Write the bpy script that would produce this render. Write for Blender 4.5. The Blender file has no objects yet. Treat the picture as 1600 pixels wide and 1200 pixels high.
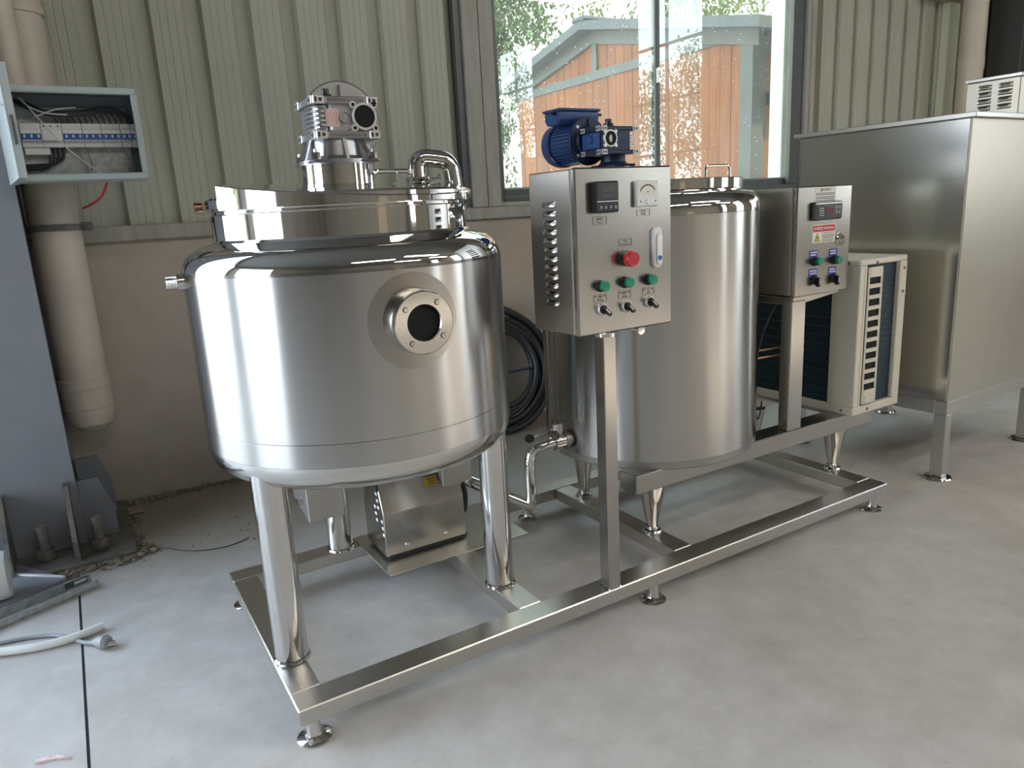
import bpy, bmesh, math, random
from mathutils import Vector, Matrix
R = math.radians
sc = bpy.context.scene
C = sc.collection
random.seed(7)

# ------------------------------------------------------------------ camera
cam_d = bpy.data.cameras.new('camera')
cam_d.sensor_width = 36.0
cam_d.lens = 1141.26 * 36.0 / 1600.0
cam_d.clip_start = 0.05
cam_d.clip_end = 300
cam_o = bpy.data.objects.new('camera', cam_d)
C.objects.link(cam_o)
yaw, pitch, roll = 0.5339984, 0.2349306, 0.0547447
F = Vector((math.sin(yaw)*math.cos(pitch), math.cos(yaw)*math.cos(pitch), -math.sin(pitch)))
Rt = Vector((math.cos(yaw), -math.sin(yaw), 0))
Dn = F.cross(Rt)
R2 = Rt*math.cos(roll) + Dn*math.sin(roll)
D2 = -Rt*math.sin(roll) + Dn*math.cos(roll)
M = Matrix((R2, -D2, -F)).transposed().to_4x4()
M.translation = Vector((-0.281821, -1.50242, 1.183284))
cam_o.matrix_world = M
sc.camera = cam_o

# ------------------------------------------------------------------ world
w = bpy.data.worlds.new('sky')
sc.world = w
w.use_nodes = True
nt = w.node_tree
nt.nodes.clear()
wo = nt.nodes.new('ShaderNodeOutputWorld')
bg = nt.nodes.new('ShaderNodeBackground')
tc = nt.nodes.new('ShaderNodeTexCoord')
sp = nt.nodes.new('ShaderNodeSeparateXYZ')
rp = nt.nodes.new('ShaderNodeValToRGB')
nt.links.new(tc.outputs['Generated'], sp.inputs[0])
nt.links.new(sp.outputs['Z'], rp.inputs[0])
e = rp.color_ramp.elements
e[0].position = 0.0; e[0].color = (0.90, 0.96, 1.0, 1)
e[1].position = 0.75; e[1].color = (0.52, 0.71, 1.0, 1)
nt.links.new(rp.outputs[0], bg.inputs[0])
bg.inputs[1].default_value = 7.0
nt.links.new(bg.outputs[0], wo.inputs[0])

# sun, low from the right behind the viewer: it lands on the floor out of frame
sd = bpy.data.lights.new('sun', 'SUN')
sd.energy = 14.0
sd.angle = R(0.6)
sd.color = (1.0, .90, .76)
so = bpy.data.objects.new('sun', sd)
C.objects.link(so)
so.rotation_euler = Vector((-.80, .16, -.58)).to_track_quat('-Z', 'Y').to_euler()

# fill lamps added behind the viewer to brighten wall and floor
FILL_LAMPS = [(.4, -4.2), (3.4, -3.0), (3.4, -6.2), (6.2, -4.4)]
for lx_, ly_ in FILL_LAMPS:
    ld = bpy.data.lights.new('fill_lamp', 'AREA')
    ld.shape = 'RECTANGLE'
    ld.size = 2.6
    ld.size_y = .5
    ld.energy = 46
    ld.color = (1.0, .945, .87)
    lo = bpy.data.objects.new('fill_lamp_light', ld)
    C.objects.link(lo)
    lo.location = (lx_, ly_, 4.28)

# ------------------------------------------------------------------ exposure
vs = sc.view_settings
vs.view_transform = 'Standard'
vs.look = 'None'
vs.exposure = 0.45
vs.gamma = 1.0
vs.use_curve_mapping = False

# ------------------------------------------------------------------ materials
MATS = {}
def newmat(name):
    m = bpy.data.materials.new(name)
    m.use_nodes = True
    MATS[name] = m
    return m, m.node_tree, m.node_tree.nodes['Principled BSDF']
def N(nt, t, **kw):
    n = nt.nodes.new(t)
    for k, v in kw.items():
        setattr(n, k, v)
    return n
def L(nt, a, b):
    nt.links.new(a, b)
def noise(nt, scale, detail=4, rough=.55, vec=None, mscale=None, coord='Object'):
    n = N(nt, 'ShaderNodeTexNoise')
    n.inputs['Scale'].default_value = scale
    n.inputs['Detail'].default_value = detail
    n.inputs['Roughness'].default_value = rough
    t = N(nt, 'ShaderNodeTexCoord')
    if mscale:
        mp = N(nt, 'ShaderNodeMapping')
        mp.inputs['Scale'].default_value = mscale
        L(nt, t.outputs[coord], mp.inputs[0])
        L(nt, mp.outputs[0], n.inputs[0])
    else:
        L(nt, t.outputs[coord], n.inputs[0])
    return n
def ramp(nt, src, stops):
    r = N(nt, 'ShaderNodeValToRGB')
    el = r.color_ramp.elements
    while len(el) < len(stops):
        el.new(0.5)
    for i, (p, c) in enumerate(stops):
        el[i].position = p
        el[i].color = (*c, 1) if len(c) == 3 else c
    L(nt, src, r.inputs[0])
    return r
def bump(nt, b, src, strength, dist=.002):
    n = N(nt, 'ShaderNodeBump')
    n.inputs['Strength'].default_value = strength
    n.inputs['Distance'].default_value = dist
    L(nt, src, n.inputs['Height'])
    L(nt, n.outputs[0], b.inputs['Normal'])
def plain(name, col, rough=.5, metal=0.0, var=.08, scale=30, spec=None, coat=0):
    m, nt, b = newmat(name)
    b.inputs['Roughness'].default_value = rough
    b.inputs['Metallic'].default_value = metal
    if spec is not None:
        b.inputs['Specular IOR Level'].default_value = spec
    if coat:
        b.inputs['Coat Weight'].default_value = coat
        b.inputs['Coat Roughness'].default_value = .15
    n = noise(nt, scale)
    r = ramp(nt, n.outputs[0], [(.3, tuple(c*(1-var) for c in col)), (.7, tuple(min(1, c*(1+var)) for c in col))])
    L(nt, r.outputs[0], b.inputs['Base Color'])
    return m
def brushed(name, col, rough, aniso=0.0, rot=0.0, axis='Z', grain=(1, 1, 60), gscale=6, gamp=.05, bumpk=.0):
    m, nt, b = newmat(name)
    b.inputs['Metallic'].default_value = 1.0
    n = noise(nt, gscale, 5, .6, mscale=grain)
    r = ramp(nt, n.outputs[0], [(.25, tuple(c*(1-gamp) for c in col)), (.75, tuple(min(1, c*(1+gamp)) for c in col))])
    L(nt, r.outputs[0], b.inputs['Base Color'])
    n2 = noise(nt, 3.1, 3)
    mr = N(nt, 'ShaderNodeMapRange')
    mr.inputs['To Min'].default_value = rough*.91
    mr.inputs['To Max'].default_value = rough*1.09
    L(nt, n2.outputs[0], mr.inputs[0])
    L(nt, mr.outputs[0], b.inputs['Roughness'])
    if aniso:
        b.inputs['Anisotropic'].default_value = aniso
        b.inputs['Anisotropic Rotation'].default_value = rot
        t = N(nt, 'ShaderNodeTangent')
        t.direction_type = 'RADIAL'
        t.axis = axis
        L(nt, t.outputs[0], b.inputs['Tangent'])
    if bumpk:
        bump(nt, b, n.outputs[0], bumpk, .0006)
    return m
STEEL = (.42, .40, .365)
brushed('tank_brushed', (.49, .478, .455), .245, .93, .25, 'Z', (1, 1, 40), 5, .03)
brushed('steel_mirror', (.70, .69, .67), .045, gamp=.01, gscale=2, grain=(1, 1, 1))
brushed('steel_polish', (.63, .61, .58), .13, gamp=.03, gscale=8, grain=(1, 1, 6))
brushed('steel_satin', STEEL, .245, gamp=.05, gscale=4, grain=(2, 2, 40))
brushed('steel_rail', (.53, .505, .46), .33, gamp=.07, gscale=5, grain=(30, 2, 30))
brushed('steel_sheet', (.62, .605, .57), .19, gamp=.05, gscale=2, grain=(1, 1, 1))
brushed('steel_dusty', (.50, .465, .395), .40, gamp=.05, gscale=3, grain=(1, 1, 1))
brushed('steel_case', (.47, .45, .415), .34, gamp=.04, gscale=4, grain=(2, 2, 30))
brushed('steel_dull', (.42, .41, .39), .42, gamp=.08, gscale=8, grain=(1, 1, 1))
plain('cast_alu', (.40, .40, .405), .33, .9, .08, 40)
plain('cast_alu_bright', (.72, .72, .70), .3, .9, .04, 40)
plain('black_plastic', (.012, .012, .013), .35, var=.2)
plain('black_rubber', (.022, .025, .028), .5, var=.25)
plain('bore_dark', (.012, .013, .013), .6, var=.1, spec=.15)
plain('blue_paint', (.028, .065, .20), .32, .1, .1, 20, coat=.3)
plain('blue_paint_dark', (.014, .024, .06), .38, .2, .15, 30)  # darker copy of the blue; on the motor it stands in for shade
plain('etched_silver', (.62, .62, .60), .4, .7, .05)
plain('button_red', (.44, .016, .03), .3, var=.05, coat=.4)
plain('button_green', (.0, .22, .11), .25, var=.06, coat=.5)
plain('plate_blue', (.03, .045, .30), .35, var=.05)
plain('white_plastic', (.72, .72, .70), .35, var=.03)
plain('label_paper', (.72, .70, .64), .6, var=.03)
plain('label_pink', (.66, .50, .44), .55, var=.08, scale=160)
plain('label_yellow', (.62, .46, .03), .5, var=.05)
plain('label_red', (.46, .03, .03), .5, var=.05)
plain('ink_dark', (.03, .03, .035), .6, var=.05)
plain('ink_brown', (.10, .07, .055), .6, var=.05)
plain('ink_white', (.75, .75, .78), .6, var=.02)
plain('screen_grey', (.045, .05, .046), .18, var=.05)
plain('screen_red', (.10, .016, .02), .15, var=.05)
plain('lens_blue', (.02, .16, .36), .3, var=.05)
plain('ac_cream', (.62, .58, .48), .42, var=.03, scale=6, coat=.1)
plain('coil_blue', (.010, .035, .055), .5, .2, .25, 14)
plain('wire_dark', (.05, .052, .05), .5)
plain('wire_black', (.02, .024, .026), .5)
plain('copper', (.30, .17, .11), .3, 1.0, .06)
plain('grey_cable', (.25, .26, .27), .5, var=.06)
plain('pvc_beige', (.56, .49, .40), .45, var=.08, scale=5)
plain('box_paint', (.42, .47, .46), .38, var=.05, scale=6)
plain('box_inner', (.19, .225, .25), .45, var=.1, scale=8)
plain('breaker_white', (.72, .71, .68), .4, var=.03)
plain('breaker_blue', (.03, .10, .38), .4, var=.05)
plain('white_wire', (.62, .62, .60), .5, var=.02)
plain('red_wire', (.50, .03, .05), .5, var=.02)
plain('alu_dark', (.105, .112, .11), .38, .35, .06, 10)
plain('wood_chip', (.34, .27, .19), .8, var=.2, scale=60)
plain('shed_trim', (.125, .14, .15), .6, var=.08, scale=6)
plain('shed_roof', (.13, .15, .175), .75, var=.15, scale=24)
plain('white_trim', (.80, .83, .86), .5, var=.03)
plain('white_hose', (.66, .66, .62), .38, var=.04, coat=.2)
plain('foam_white', (.68, .68, .66), .7, var=.06, scale=60)
plain('sliver', (.66, .52, .50), .6, var=.35, scale=70)
plain('joint_black', (.006, .006, .007), .8, var=.3)
plain('leaf_green', (.10, .17, .045), .55, var=.45, scale=4)
plain('leaf_light', (.20, .26, .075), .55, var=.4, scale=4)
plain('bark', (.10, .075, .05), .9, var=.2)
plain('fill_lamp_body', (.3, .3, .3), .5)
plain('room_grey', (.21, .185, .15), .8, var=.12, scale=1.2)
plain('roof_sheet', (.15, .15, .145), .6, var=.08, scale=1.5)
plain('yard', (.42, .40, .36), .9, var=.15, scale=1.5)
plain('pale_strip', (.62, .62, .45), .5, var=.05, scale=3)
plain('carton', (.40, .31, .21), .8, var=.08, scale=4)

m, nt, b = newmat('column_paint')
n1 = noise(nt, 4, 6, .6); n2 = noise(nt, 90, 3, .6)
r = ramp(nt, n1.outputs[0], [(.3, (.21, .22, .245)), (.7, (.245, .255, .28))])
r2 = ramp(nt, n2.outputs[0], [(.70, (0, 0, 0)), (.78, (.35, .35, .35))])
mx = N(nt, 'ShaderNodeMixRGB', blend_type='MIX'); L(nt, r2.outputs[0], mx.inputs[0]); L(nt, r.outputs[0], mx.inputs[1]); mx.inputs[2].default_value = (.25, .23, .2, 1)
L(nt, mx.outputs[0], b.inputs['Base Color']); b.inputs['Roughness'].default_value = .42

m, nt, b = newmat('dusty_steel')
n1 = noise(nt, 14, 6, .7)
r = ramp(nt, n1.outputs[0], [(.35, (.09, .09, .095)), (.62, (.20, .18, .15))])
L(nt, r.outputs[0], b.inputs['Base Color']); b.inputs['Roughness'].default_value = .8
bump(nt, b, n1.outputs[0], .4, .004)

m, nt, b = newmat('rubble')
n1 = noise(nt, 25, 6, .7)
r = ramp(nt, n1.outputs[0], [(.35, (.15, .125, .095)), (.65, (.30, .26, .20))])
L(nt, r.outputs[0], b.inputs['Base Color']); b.inputs['Roughness'].default_value = .95

m, nt, b = newmat('galvanised')
v = N(nt, 'ShaderNodeTexVoronoi'); v.inputs['Scale'].default_value = 60
t = N(nt, 'ShaderNodeTexCoord'); L(nt, t.outputs['Object'], v.inputs[0])
r = ramp(nt, v.outputs['Color'], [(.2, (.34, .37, .36)), (.8, (.46, .49, .48))])
L(nt, r.outputs[0], b.inputs['Base Color']); b.inputs['Metallic'].default_value = .6; b.inputs['Roughness'].default_value = .42

m, nt, b = newmat('channel_steel')     # dusty zinc window posts
n1 = noise(nt, 3, 6, .6, mscale=(6, 6, 1)); n2 = noise(nt, 120, 2)
r = ramp(nt, n1.outputs[0], [(.3, (.30, .29, .245)), (.7, (.42, .405, .35))])
L(nt, r.outputs[0], b.inputs['Base Color']); b.inputs['Roughness'].default_value = .6; b.inputs['Metallic'].default_value = .15
bump(nt, b, n2.outputs[0], .15, .001)

m, nt, b = newmat('cladding')
n1 = noise(nt, 1.2, 4, .6)
r = ramp(nt, n1.outputs[0], [(.3, (.39, .395, .32)), (.7, (.445, .45, .365))])
L(nt, r.outputs[0], b.inputs['Base Color']); b.inputs['Roughness'].default_value = .45

m, nt, b = newmat('cement')
n1 = noise(nt, 2.2, 7, .62); n2 = noise(nt, 34, 5, .6); n3 = noise(nt, 1.1, 3, .5)
r = ramp(nt, n1.outputs[0], [(.25, (.34, .30, .245)), (.55, (.44, .39, .33)), (.8, (.50, .45, .385))])
r3 = ramp(nt, n3.outputs[0], [(.45, (1, 1, 1)), (.72, (1.0, .87, .76))])
mx = N(nt, 'ShaderNodeMixRGB', blend_type='MULTIPLY'); mx.inputs[0].default_value = 1
L(nt, r.outputs[0], mx.inputs[1]); L(nt, r3.outputs[0], mx.inputs[2])
L(nt, mx.outputs[0], b.inputs['Base Color']); b.inputs['Roughness'].default_value = .85
bump(nt, b, n2.outputs[0], .25, .004)

m, nt, b = newmat('floor_concrete')
n1 = noise(nt, 1.6, 8, .62); n2 = noise(nt, 9, 6, .65); n3 = noise(nt, 60, 3, .6); n4 = noise(nt, .55, 3, .5)
r = ramp(nt, n1.outputs[0], [(.28, (.44, .42, .39)), (.5, (.52, .50, .47)), (.75, (.57, .55, .52))])
r2 = ramp(nt, n2.outputs[0], [(.28, (.80, .785, .765)), (.62, (1, 1, 1))])
r4 = ramp(nt, n4.outputs[0], [(.4, (1, 1, 1)), (.75, (.97, .92, .85))])
r3 = ramp(nt, n3.outputs[0], [(.26, (.62, .6, .56)), (.34, (1, 1, 1))])
mx = N(nt, 'ShaderNodeMixRGB', blend_type='MULTIPLY'); mx.inputs[0].default_value = 1
mx2 = N(nt, 'ShaderNodeMixRGB', blend_type='MULTIPLY'); mx2.inputs[0].default_value = 1
mx3 = N(nt, 'ShaderNodeMixRGB', blend_type='MULTIPLY'); mx3.inputs[0].default_value = .6
L(nt, r.outputs[0], mx.inputs[1]); L(nt, r2.outputs[0], mx.inputs[2])
L(nt, mx.outputs[0], mx2.inputs[1]); L(nt, r4.outputs[0], mx2.inputs[2])
L(nt, mx2.outputs[0], mx3.inputs[1]); L(nt, r3.outputs[0], mx3.inputs[2])
# brown dust trodden in along the wall foot
gm_ = N(nt, 'ShaderNodeNewGeometry'); sx_ = N(nt, 'ShaderNodeSeparateXYZ'); L(nt, gm_.outputs['Position'], sx_.inputs[0])
ma = N(nt, 'ShaderNodeMath', operation='MULTIPLY_ADD'); L(nt, n1.outputs[0], ma.inputs[0]); ma.inputs[1].default_value = 1.3; L(nt, sx_.outputs['Y'], ma.inputs[2])
mr_ = N(nt, 'ShaderNodeMapRange'); mr_.inputs['From Min'].default_value = 1.75; mr_.inputs['From Max'].default_value = 2.35; mr_.inputs['To Max'].default_value = .8
L(nt, ma.outputs[0], mr_.inputs[0])
mx4 = N(nt, 'ShaderNodeMixRGB', blend_type='MIX'); L(nt, mr_.outputs[0], mx4.inputs[0]); L(nt, mx3.outputs[0], mx4.inputs[1]); mx4.inputs[2].default_value = (.27, .225, .165, 1)
L(nt, mx4.outputs[0], b.inputs['Base Color'])
rr = ramp(nt, n2.outputs[0], [(.3, (.42,)*3), (.7, (.6,)*3)])
L(nt, rr.outputs[0], b.inputs['Roughness'])
bump(nt, b, n2.outputs[0], .06, .004)

m, nt, b = newmat('shed_wood')
n1 = noise(nt, 3, 6, .6, mscale=(8, 8, .7)); oi = N(nt, 'ShaderNodeObjectInfo')
r = ramp(nt, n1.outputs[0], [(.25, (.21, .066, .024)), (.55, (.29, .098, .036)), (.8, (.34, .135, .055))])
hs = N(nt, 'ShaderNodeHueSaturation')
mr = N(nt, 'ShaderNodeMapRange'); mr.inputs['To Min'].default_value = .85; mr.inputs['To Max'].default_value = 1.2
L(nt, oi.outputs['Random'], mr.inputs[0]); L(nt, mr.outputs[0], hs.inputs['Value'])
L(nt, r.outputs[0], hs.inputs['Color']); L(nt, hs.outputs[0], b.inputs['Base Color']); b.inputs['Roughness'].default_value = .7

m, nt, b = newmat('window_glass')
nt.nodes.remove(b)
o_ = nt.nodes['Material Output']
tr = N(nt, 'ShaderNodeBsdfTransparent'); tr.inputs[0].default_value = (.70, .70, .61, 1)
gl = N(nt, 'ShaderNodeBsdfGlossy'); gl.inputs['Roughness'].default_value = 0.0; gl.inputs[0].default_value = (.9, .95, .97, 1)
ms = N(nt, 'ShaderNodeMixShader'); ms.inputs[0].default_value = .065
L(nt, tr.outputs[0], ms.inputs[1]); L(nt, gl.outputs[0], ms.inputs[2])
# dust film with dried specks
tl = N(nt, 'ShaderNodeBsdfTranslucent'); tl.inputs[0].default_value = (.8, .8, .74, 1)
vo = N(nt, 'ShaderNodeTexVoronoi'); vo.inputs['Scale'].default_value = 22; t = N(nt, 'ShaderNodeTexCoord'); L(nt, t.outputs['Object'], vo.inputs[0])
nn = noise(nt, 2.5, 3); rv = ramp(nt, vo.outputs['Distance'], [(.05, (.5, .5, .5)), (.09, (.035, .035, .035))])
md = N(nt, 'ShaderNodeMath', operation='MULTIPLY'); L(nt, rv.outputs[0], md.inputs[0]); rn = ramp(nt, nn.outputs[0], [(.3, (.5, .5, .5)), (.65, (1, 1, 1))]); L(nt, rn.outputs[0], md.inputs[1])
m2 = N(nt, 'ShaderNodeMixShader'); L(nt, md.outputs[0], m2.inputs[0]); L(nt, ms.outputs[0], m2.inputs[1]); L(nt, tl.outputs[0], m2.inputs[2]); L(nt, m2.outputs[0], o_.inputs[0])

m, nt, b = newmat('gauge_glass')
nt.nodes.remove(b)
o_ = nt.nodes['Material Output']
tr = N(nt, 'ShaderNodeBsdfTransparent'); tr.inputs[0].default_value = (.80, .82, .78, 1)
gl = N(nt, 'ShaderNodeBsdfGlossy'); gl.inputs['Roughness'].default_value = .05
lw = N(nt, 'ShaderNodeLayerWeight'); lw.inputs[0].default_value = .25
ms = N(nt, 'ShaderNodeMixShader')
L(nt, lw.outputs['Fresnel'], ms.inputs[0]); L(nt, tr.outputs[0], ms.inputs[1]); L(nt, gl.outputs[0], ms.inputs[2]); L(nt, ms.outputs[0], o_.inputs[0])

m, nt, b = newmat('lamp_glow')
b.inputs['Emission Color'].default_value = (1, .86, .68, 1)
b.inputs['Emission Strength'].default_value = 12

# ------------------------------------------------------------------ mesh helpers
LOC = {}
class MB:
    def __init__(self):
        self.bm = bmesh.new()
    def box(self, x0, x1, y0, y1, z0, z1, bev=0, seg=1):
        bm = self.bm
        vs_ = [bm.verts.new((x, y, z)) for x in (x0, x1) for y in (y0, y1) for z in (z0, z1)]
        idx = [(0, 1, 3, 2), (4, 6, 7, 5), (0, 4, 5, 1), (2, 3, 7, 6), (0, 2, 6, 4), (1, 5, 7, 3)]
        fs = [bm.faces.new([vs_[i] for i in f]) for f in idx]
        if bev:
            es = list({e for f in fs for e in f.edges})
            bmesh.ops.bevel(bm, geom=es, offset=bev, segments=seg, affect='EDGES', profile=.5, clamp_overlap=True)
        return self
    def ring(self, c, u, v, r, n):
        return [self.bm.verts.new(c + (u*math.cos(2*math.pi*i/n) + v*math.sin(2*math.pi*i/n))*r) for i in range(n)]
    def frame(self, d):
        d = d.normalized()
        a = Vector((0, 0, 1)) if abs(d.z) < .95 else Vector((1, 0, 0))
        u = d.cross(a).normalized()
        return u, u.cross(d).normalized()
    def cone(self, p0, p1, r0, r1=None, n=24, cap=True):
        p0 = Vector(p0); p1 = Vector(p1)
        r1 = r0 if r1 is None else r1
        u, v = self.frame(p1-p0)
        a = self.ring(p0, u, v, r0, n); b_ = self.ring(p1, u, v, r1, n)
        for i in range(n):
            j = (i+1) % n
            self.bm.faces.new((a[i], b_[i], b_[j], a[j]))
        if cap:
            self.bm.faces.new(a)
            self.bm.faces.new(b_[::-1])
        return self
    def path(self, pts, r, n=10, closed=False, round_=0, steps=5):
        pts = [Vector(p) for p in pts]
        if round_ and not closed:
            q = [pts[0]]
            for i in range(1, len(pts)-1):
                a, b_, c = pts[i-1], pts[i], pts[i+1]
                da = min(round_, (a-b_).length*.49); dc = min(round_, (c-b_).length*.49)
                s, t_ = b_+(a-b_).normalized()*da, b_+(c-b_).normalized()*dc
                for k in range(steps+1):
                    f = k/steps
                    q.append(s*(1-f)**2 + b_*2*f*(1-f) + t_*f*f)
            q.append(pts[-1])
            pts = q
        rings = []
        u = None
        m_ = len(pts)
        for i, p in enumerate(pts):
            if closed:
                d = pts[(i+1) % m_]-pts[i-1]
            else:
                d = pts[min(i+1, m_-1)]-pts[max(i-1, 0)]
            d.normalize()
            if u is None:
                u, v = self.frame(d)
            else:
                u = (u-d*u.dot(d)).normalized()
                v = u.cross(d).normalized()
            rings.append(self.ring(p, u, v, r if not callable(r) else r(i/(m_-1)), n))
        for k in range(m_ if closed else m_-1):
            a, b_ = rings[k], rings[(k+1) % m_]
            for i in range(n):
                j = (i+1) % n
                self.bm.faces.new((a[i], b_[i], b_[j], a[j]))
        if not closed:
            self.bm.faces.new(rings[0]); self.bm.faces.new(rings[-1][::-1])
        return self
    def lathe(self, prof, c, axis='Z', n=96, close=False):
        c = Vector(c)
        ax = {'Z': (Vector((1, 0, 0)), Vector((0, 1, 0)), Vector((0, 0, 1))), 'Y': (Vector((1, 0, 0)), Vector((0, 0, 1)), Vector((0, 1, 0))),
              'X': (Vector((0, 1, 0)), Vector((0, 0, 1)), Vector((1, 0, 0)))}[axis]
        rings = []
        for r, z in prof:
            if r < 1e-6:
                rings.append([self.bm.verts.new(c+ax[2]*z)])
            else:
                rings.append(self.ring(c+ax[2]*z, ax[0], ax[1], r, n))
        ks = range(len(rings) if close else len(rings)-1)
        for k in ks:
            a, b_ = rings[k], rings[(k+1) % len(rings)]
            for i in range(n):
                j = (i+1) % n
                if len(a) == 1 and len(b_) == 1: continue
                if len(a) == 1: self.bm.faces.new((a[0], b_[j], b_[i]))
                elif len(b_) == 1: self.bm.faces.new((a[i], a[j], b_[0]))
                else: self.bm.faces.new((a[i], a[j], b_[j], b_[i]))
        return self
    def prism(self, poly, axis, d0, d1, bev=0):
        def P(a, b_, d):
            return {'X': (d, a, b_), 'Y': (a, d, b_), 'Z': (a, b_, d)}[axis]
        a = [self.bm.verts.new(P(p[0], p[1], d0)) for p in poly]
        b_ = [self.bm.verts.new(P(p[0], p[1], d1)) for p in poly]
        n = len(poly)
        fs = [self.bm.faces.new(a), self.bm.faces.new(b_[::-1])]
        for i in range(n):
            j = (i+1) % n
            fs.append(self.bm.faces.new((a[i], b_[i], b_[j], a[j])))
        if bev:
            es = list({e for f in fs for e in f.edges})
            bmesh.ops.bevel(self.bm, geom=es, offset=bev, segments=1, affect='EDGES', profile=.5, clamp_overlap=True)
        return self
    def faces(self, vs_, fs):
        v = [self.bm.verts.new(p) for p in vs_]
        for f in fs:
            self.bm.faces.new([v[i] for i in f])
        return self
    def build(self, name, mat, parent=None, ang=28, at=None):
        bm = self.bm
        off = Vector(at) if at is not None else (LOC[parent.name] if parent is not None else Vector((0, 0, 0)))
        base = LOC[parent.name] if parent is not None else Vector((0, 0, 0))
        bmesh.ops.recalc_face_normals(bm, faces=bm.faces)
        for v in bm.verts:
            v.co -= off
        me = bpy.data.meshes.new(name)
        bm.to_mesh(me)
        bm.free()
        me.polygons.foreach_set('use_smooth', [True]*len(me.polygons))
        me.set_sharp_from_angle(angle=R(ang))
        me.materials.append(MATS[mat])
        o = bpy.data.objects.new(name, me)
        C.objects.link(o)
        o.parent = parent
        o.location = off-base
        LOC[o.name] = off
        return o
def tag(o, label=None, cat=None, group=None, kind=None):
    if label: o['label'] = label
    if cat: o['category'] = cat
    if group: o['group'] = group
    if kind: o['kind'] = kind
    return o
def thing(name, label, cat, loc, group=None, kind=None):
    o = bpy.data.objects.new(name, None)
    o.empty_display_size = .1
    C.objects.link(o)
    o.location = loc
    LOC[o.name] = Vector(loc)
    return tag(o, label, cat, group, kind)
def shift_copy(o, d, parent=None):
    c = o.copy()
    C.objects.link(c)
    c.parent = parent if parent is not None else o.parent
    c.location = o.location + Vector(d)
    LOC[c.name] = LOC[o.name] + Vector(d)
    for ch in list(o.children):
        g = ch.copy(); C.objects.link(g); g.parent = c; LOC[g.name] = LOC[ch.name] + Vector(d)
    return c
FONT_CACHE = []
def text(name, body, mat, parent, pos, size, normal='-Y', align='CENTER', sx=1.0):
    cu = bpy.data.curves.new(name, 'FONT')
    cu.body = body
    cu.size = size
    cu.align_x = align
    cu.align_y = 'CENTER'
    cu.extrude = .0001
    cu.resolution_u = 2
    cu.materials.append(MATS[mat])
    tmp = bpy.data.objects.new(name, cu)
    C.objects.link(tmp)
    me = bpy.data.meshes.new_from_object(tmp.evaluated_get(bpy.context.evaluated_depsgraph_get()))
    bpy.data.objects.remove(tmp)
    me.name = name
    o = bpy.data.objects.new(name, me)
    o['kind'] = 'stuff'
    C.objects.link(o)
    o.parent = parent
    o.location = Vector(pos)-LOC[parent.name]
    o.rotation_euler = {'-Y': (R(90), 0, 0), '-X': (R(90), 0, R(-90))}[normal]
    o.scale.x = sx
    LOC[o.name] = Vector(pos)
    return o
def arc(cx, cy, r, a0, a1, n):
    return [(cx+r*math.cos(R(a0+(a1-a0)*i/n)), cy+r*math.sin(R(a0+(a1-a0)*i/n))) for i in range(n+1)]
def struct(o, label=None):
    o['kind'] = 'structure'
    if label: o['label'] = label
    return o

# ================================================================== ROOM SHELL
WY = 2.03
# floor, with the sawn joint left as a recess between two slabs
JX = -.424
mb = MB(); mb.box(-6.2, JX-.0035, -9.7, 2.3, -.12, 0); mb.box(JX+.0035, 8.2, -9.7, 2.3, -.12, 0)
floor = struct(mb.build('floor', 'floor_concrete'), 'pale grey polished concrete workshop floor')
mb = MB()
y = -2.0
while y < 1.5:
    h = random.uniform(.10, .4)
    wd = random.uniform(.0022, .0036)
    mb.box(JX-wd, JX+wd, y, min(y+h, 1.5), -.02, -.0015)
    y += h + random.choice((.004, .006, .012))
struct(mb.build('floor_joint', 'joint_black', floor), 'black sawn joint line')

# lower cement wall
mb = MB(); mb.box(-1.25, 8.0, WY, WY+.18, 0, 1.16)
wall = struct(mb.build('wall_back', 'cement'), 'bare cement lower wall behind the tanks')
mb = MB(); mb.box(-1.25, 8.0, WY+.075, WY+.18, 1.16, 1.3)
struct(mb.build('wall_back', 'cement', wall))
# corrugated cladding sheets
PER = .2033
def clad(k0, k1, z0, z1, name, parent, xmin=-9, xmax=9):
    """one sheet of trapezoid cladding with pans k0..k1-1; the pans stand toward the room"""
    pts = []
    for k in range(k0, k1):
        e_ = -.0802+PER*k            # right foot of the pan's slope
        pts += [(e_-.140, 0), (e_-.112, 0), (e_-.109, .002), (e_-.106, 0), (e_-.082, 0), (e_-.079, .002), (e_-.076, 0),
                (e_-.050, 0), (e_-.047, .002), (e_-.044, 0), (e_-.018, 0), (e_, .036), (e_+.052, .036)]
    pts.append((e_+.0633, 0))
    pts = [(min(max(x, xmin), xmax), d) for x, d in pts]
    mb = MB()
    bm = mb.bm
    a = [bm.verts.new((x, WY+.004+d, z0)) for x, d in pts]
    b_ = [bm.verts.new((x, WY+.004+d, z1)) for x, d in pts]
    for i in range(len(pts)-1):
        if pts[i+1][0] > pts[i][0]:
            bm.faces.new((a[i], a[i+1], b_[i+1], b_[i]))
    return struct(mb.build(name, 'cladding', parent, ang=10))
mb = MB(); mb.box(-1.25, 1.60, WY+.06, WY+.12, 1.16, 4.6); mb.box(4.30, 8.0, WY+.06, WY+.12, 1.16, 4.6); mb.box(1.6, 4.3, WY+.06, WY+.12, 2.8, 4.6)
wb = struct(mb.build('wall_back', 'room_grey'), 'sage green ribbed metal cladding above the cement wall')
# sheets are one cover width (four pans) each
for k in (-5, -1, 3, 7):
    clad(k, k+4, 1.17, 4.5, 'cladding_sheet', wb, -1.24, 1.576)
for k in (21, 25, 29):
    clad(k, k+4, 1.17, 4.5, 'cladding_sheet', wb, 4.33, 5.9)
mb = MB(); mb.box(4.30, 4.33, WY-.005, WY+.06, 1.17, 4.5)
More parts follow.
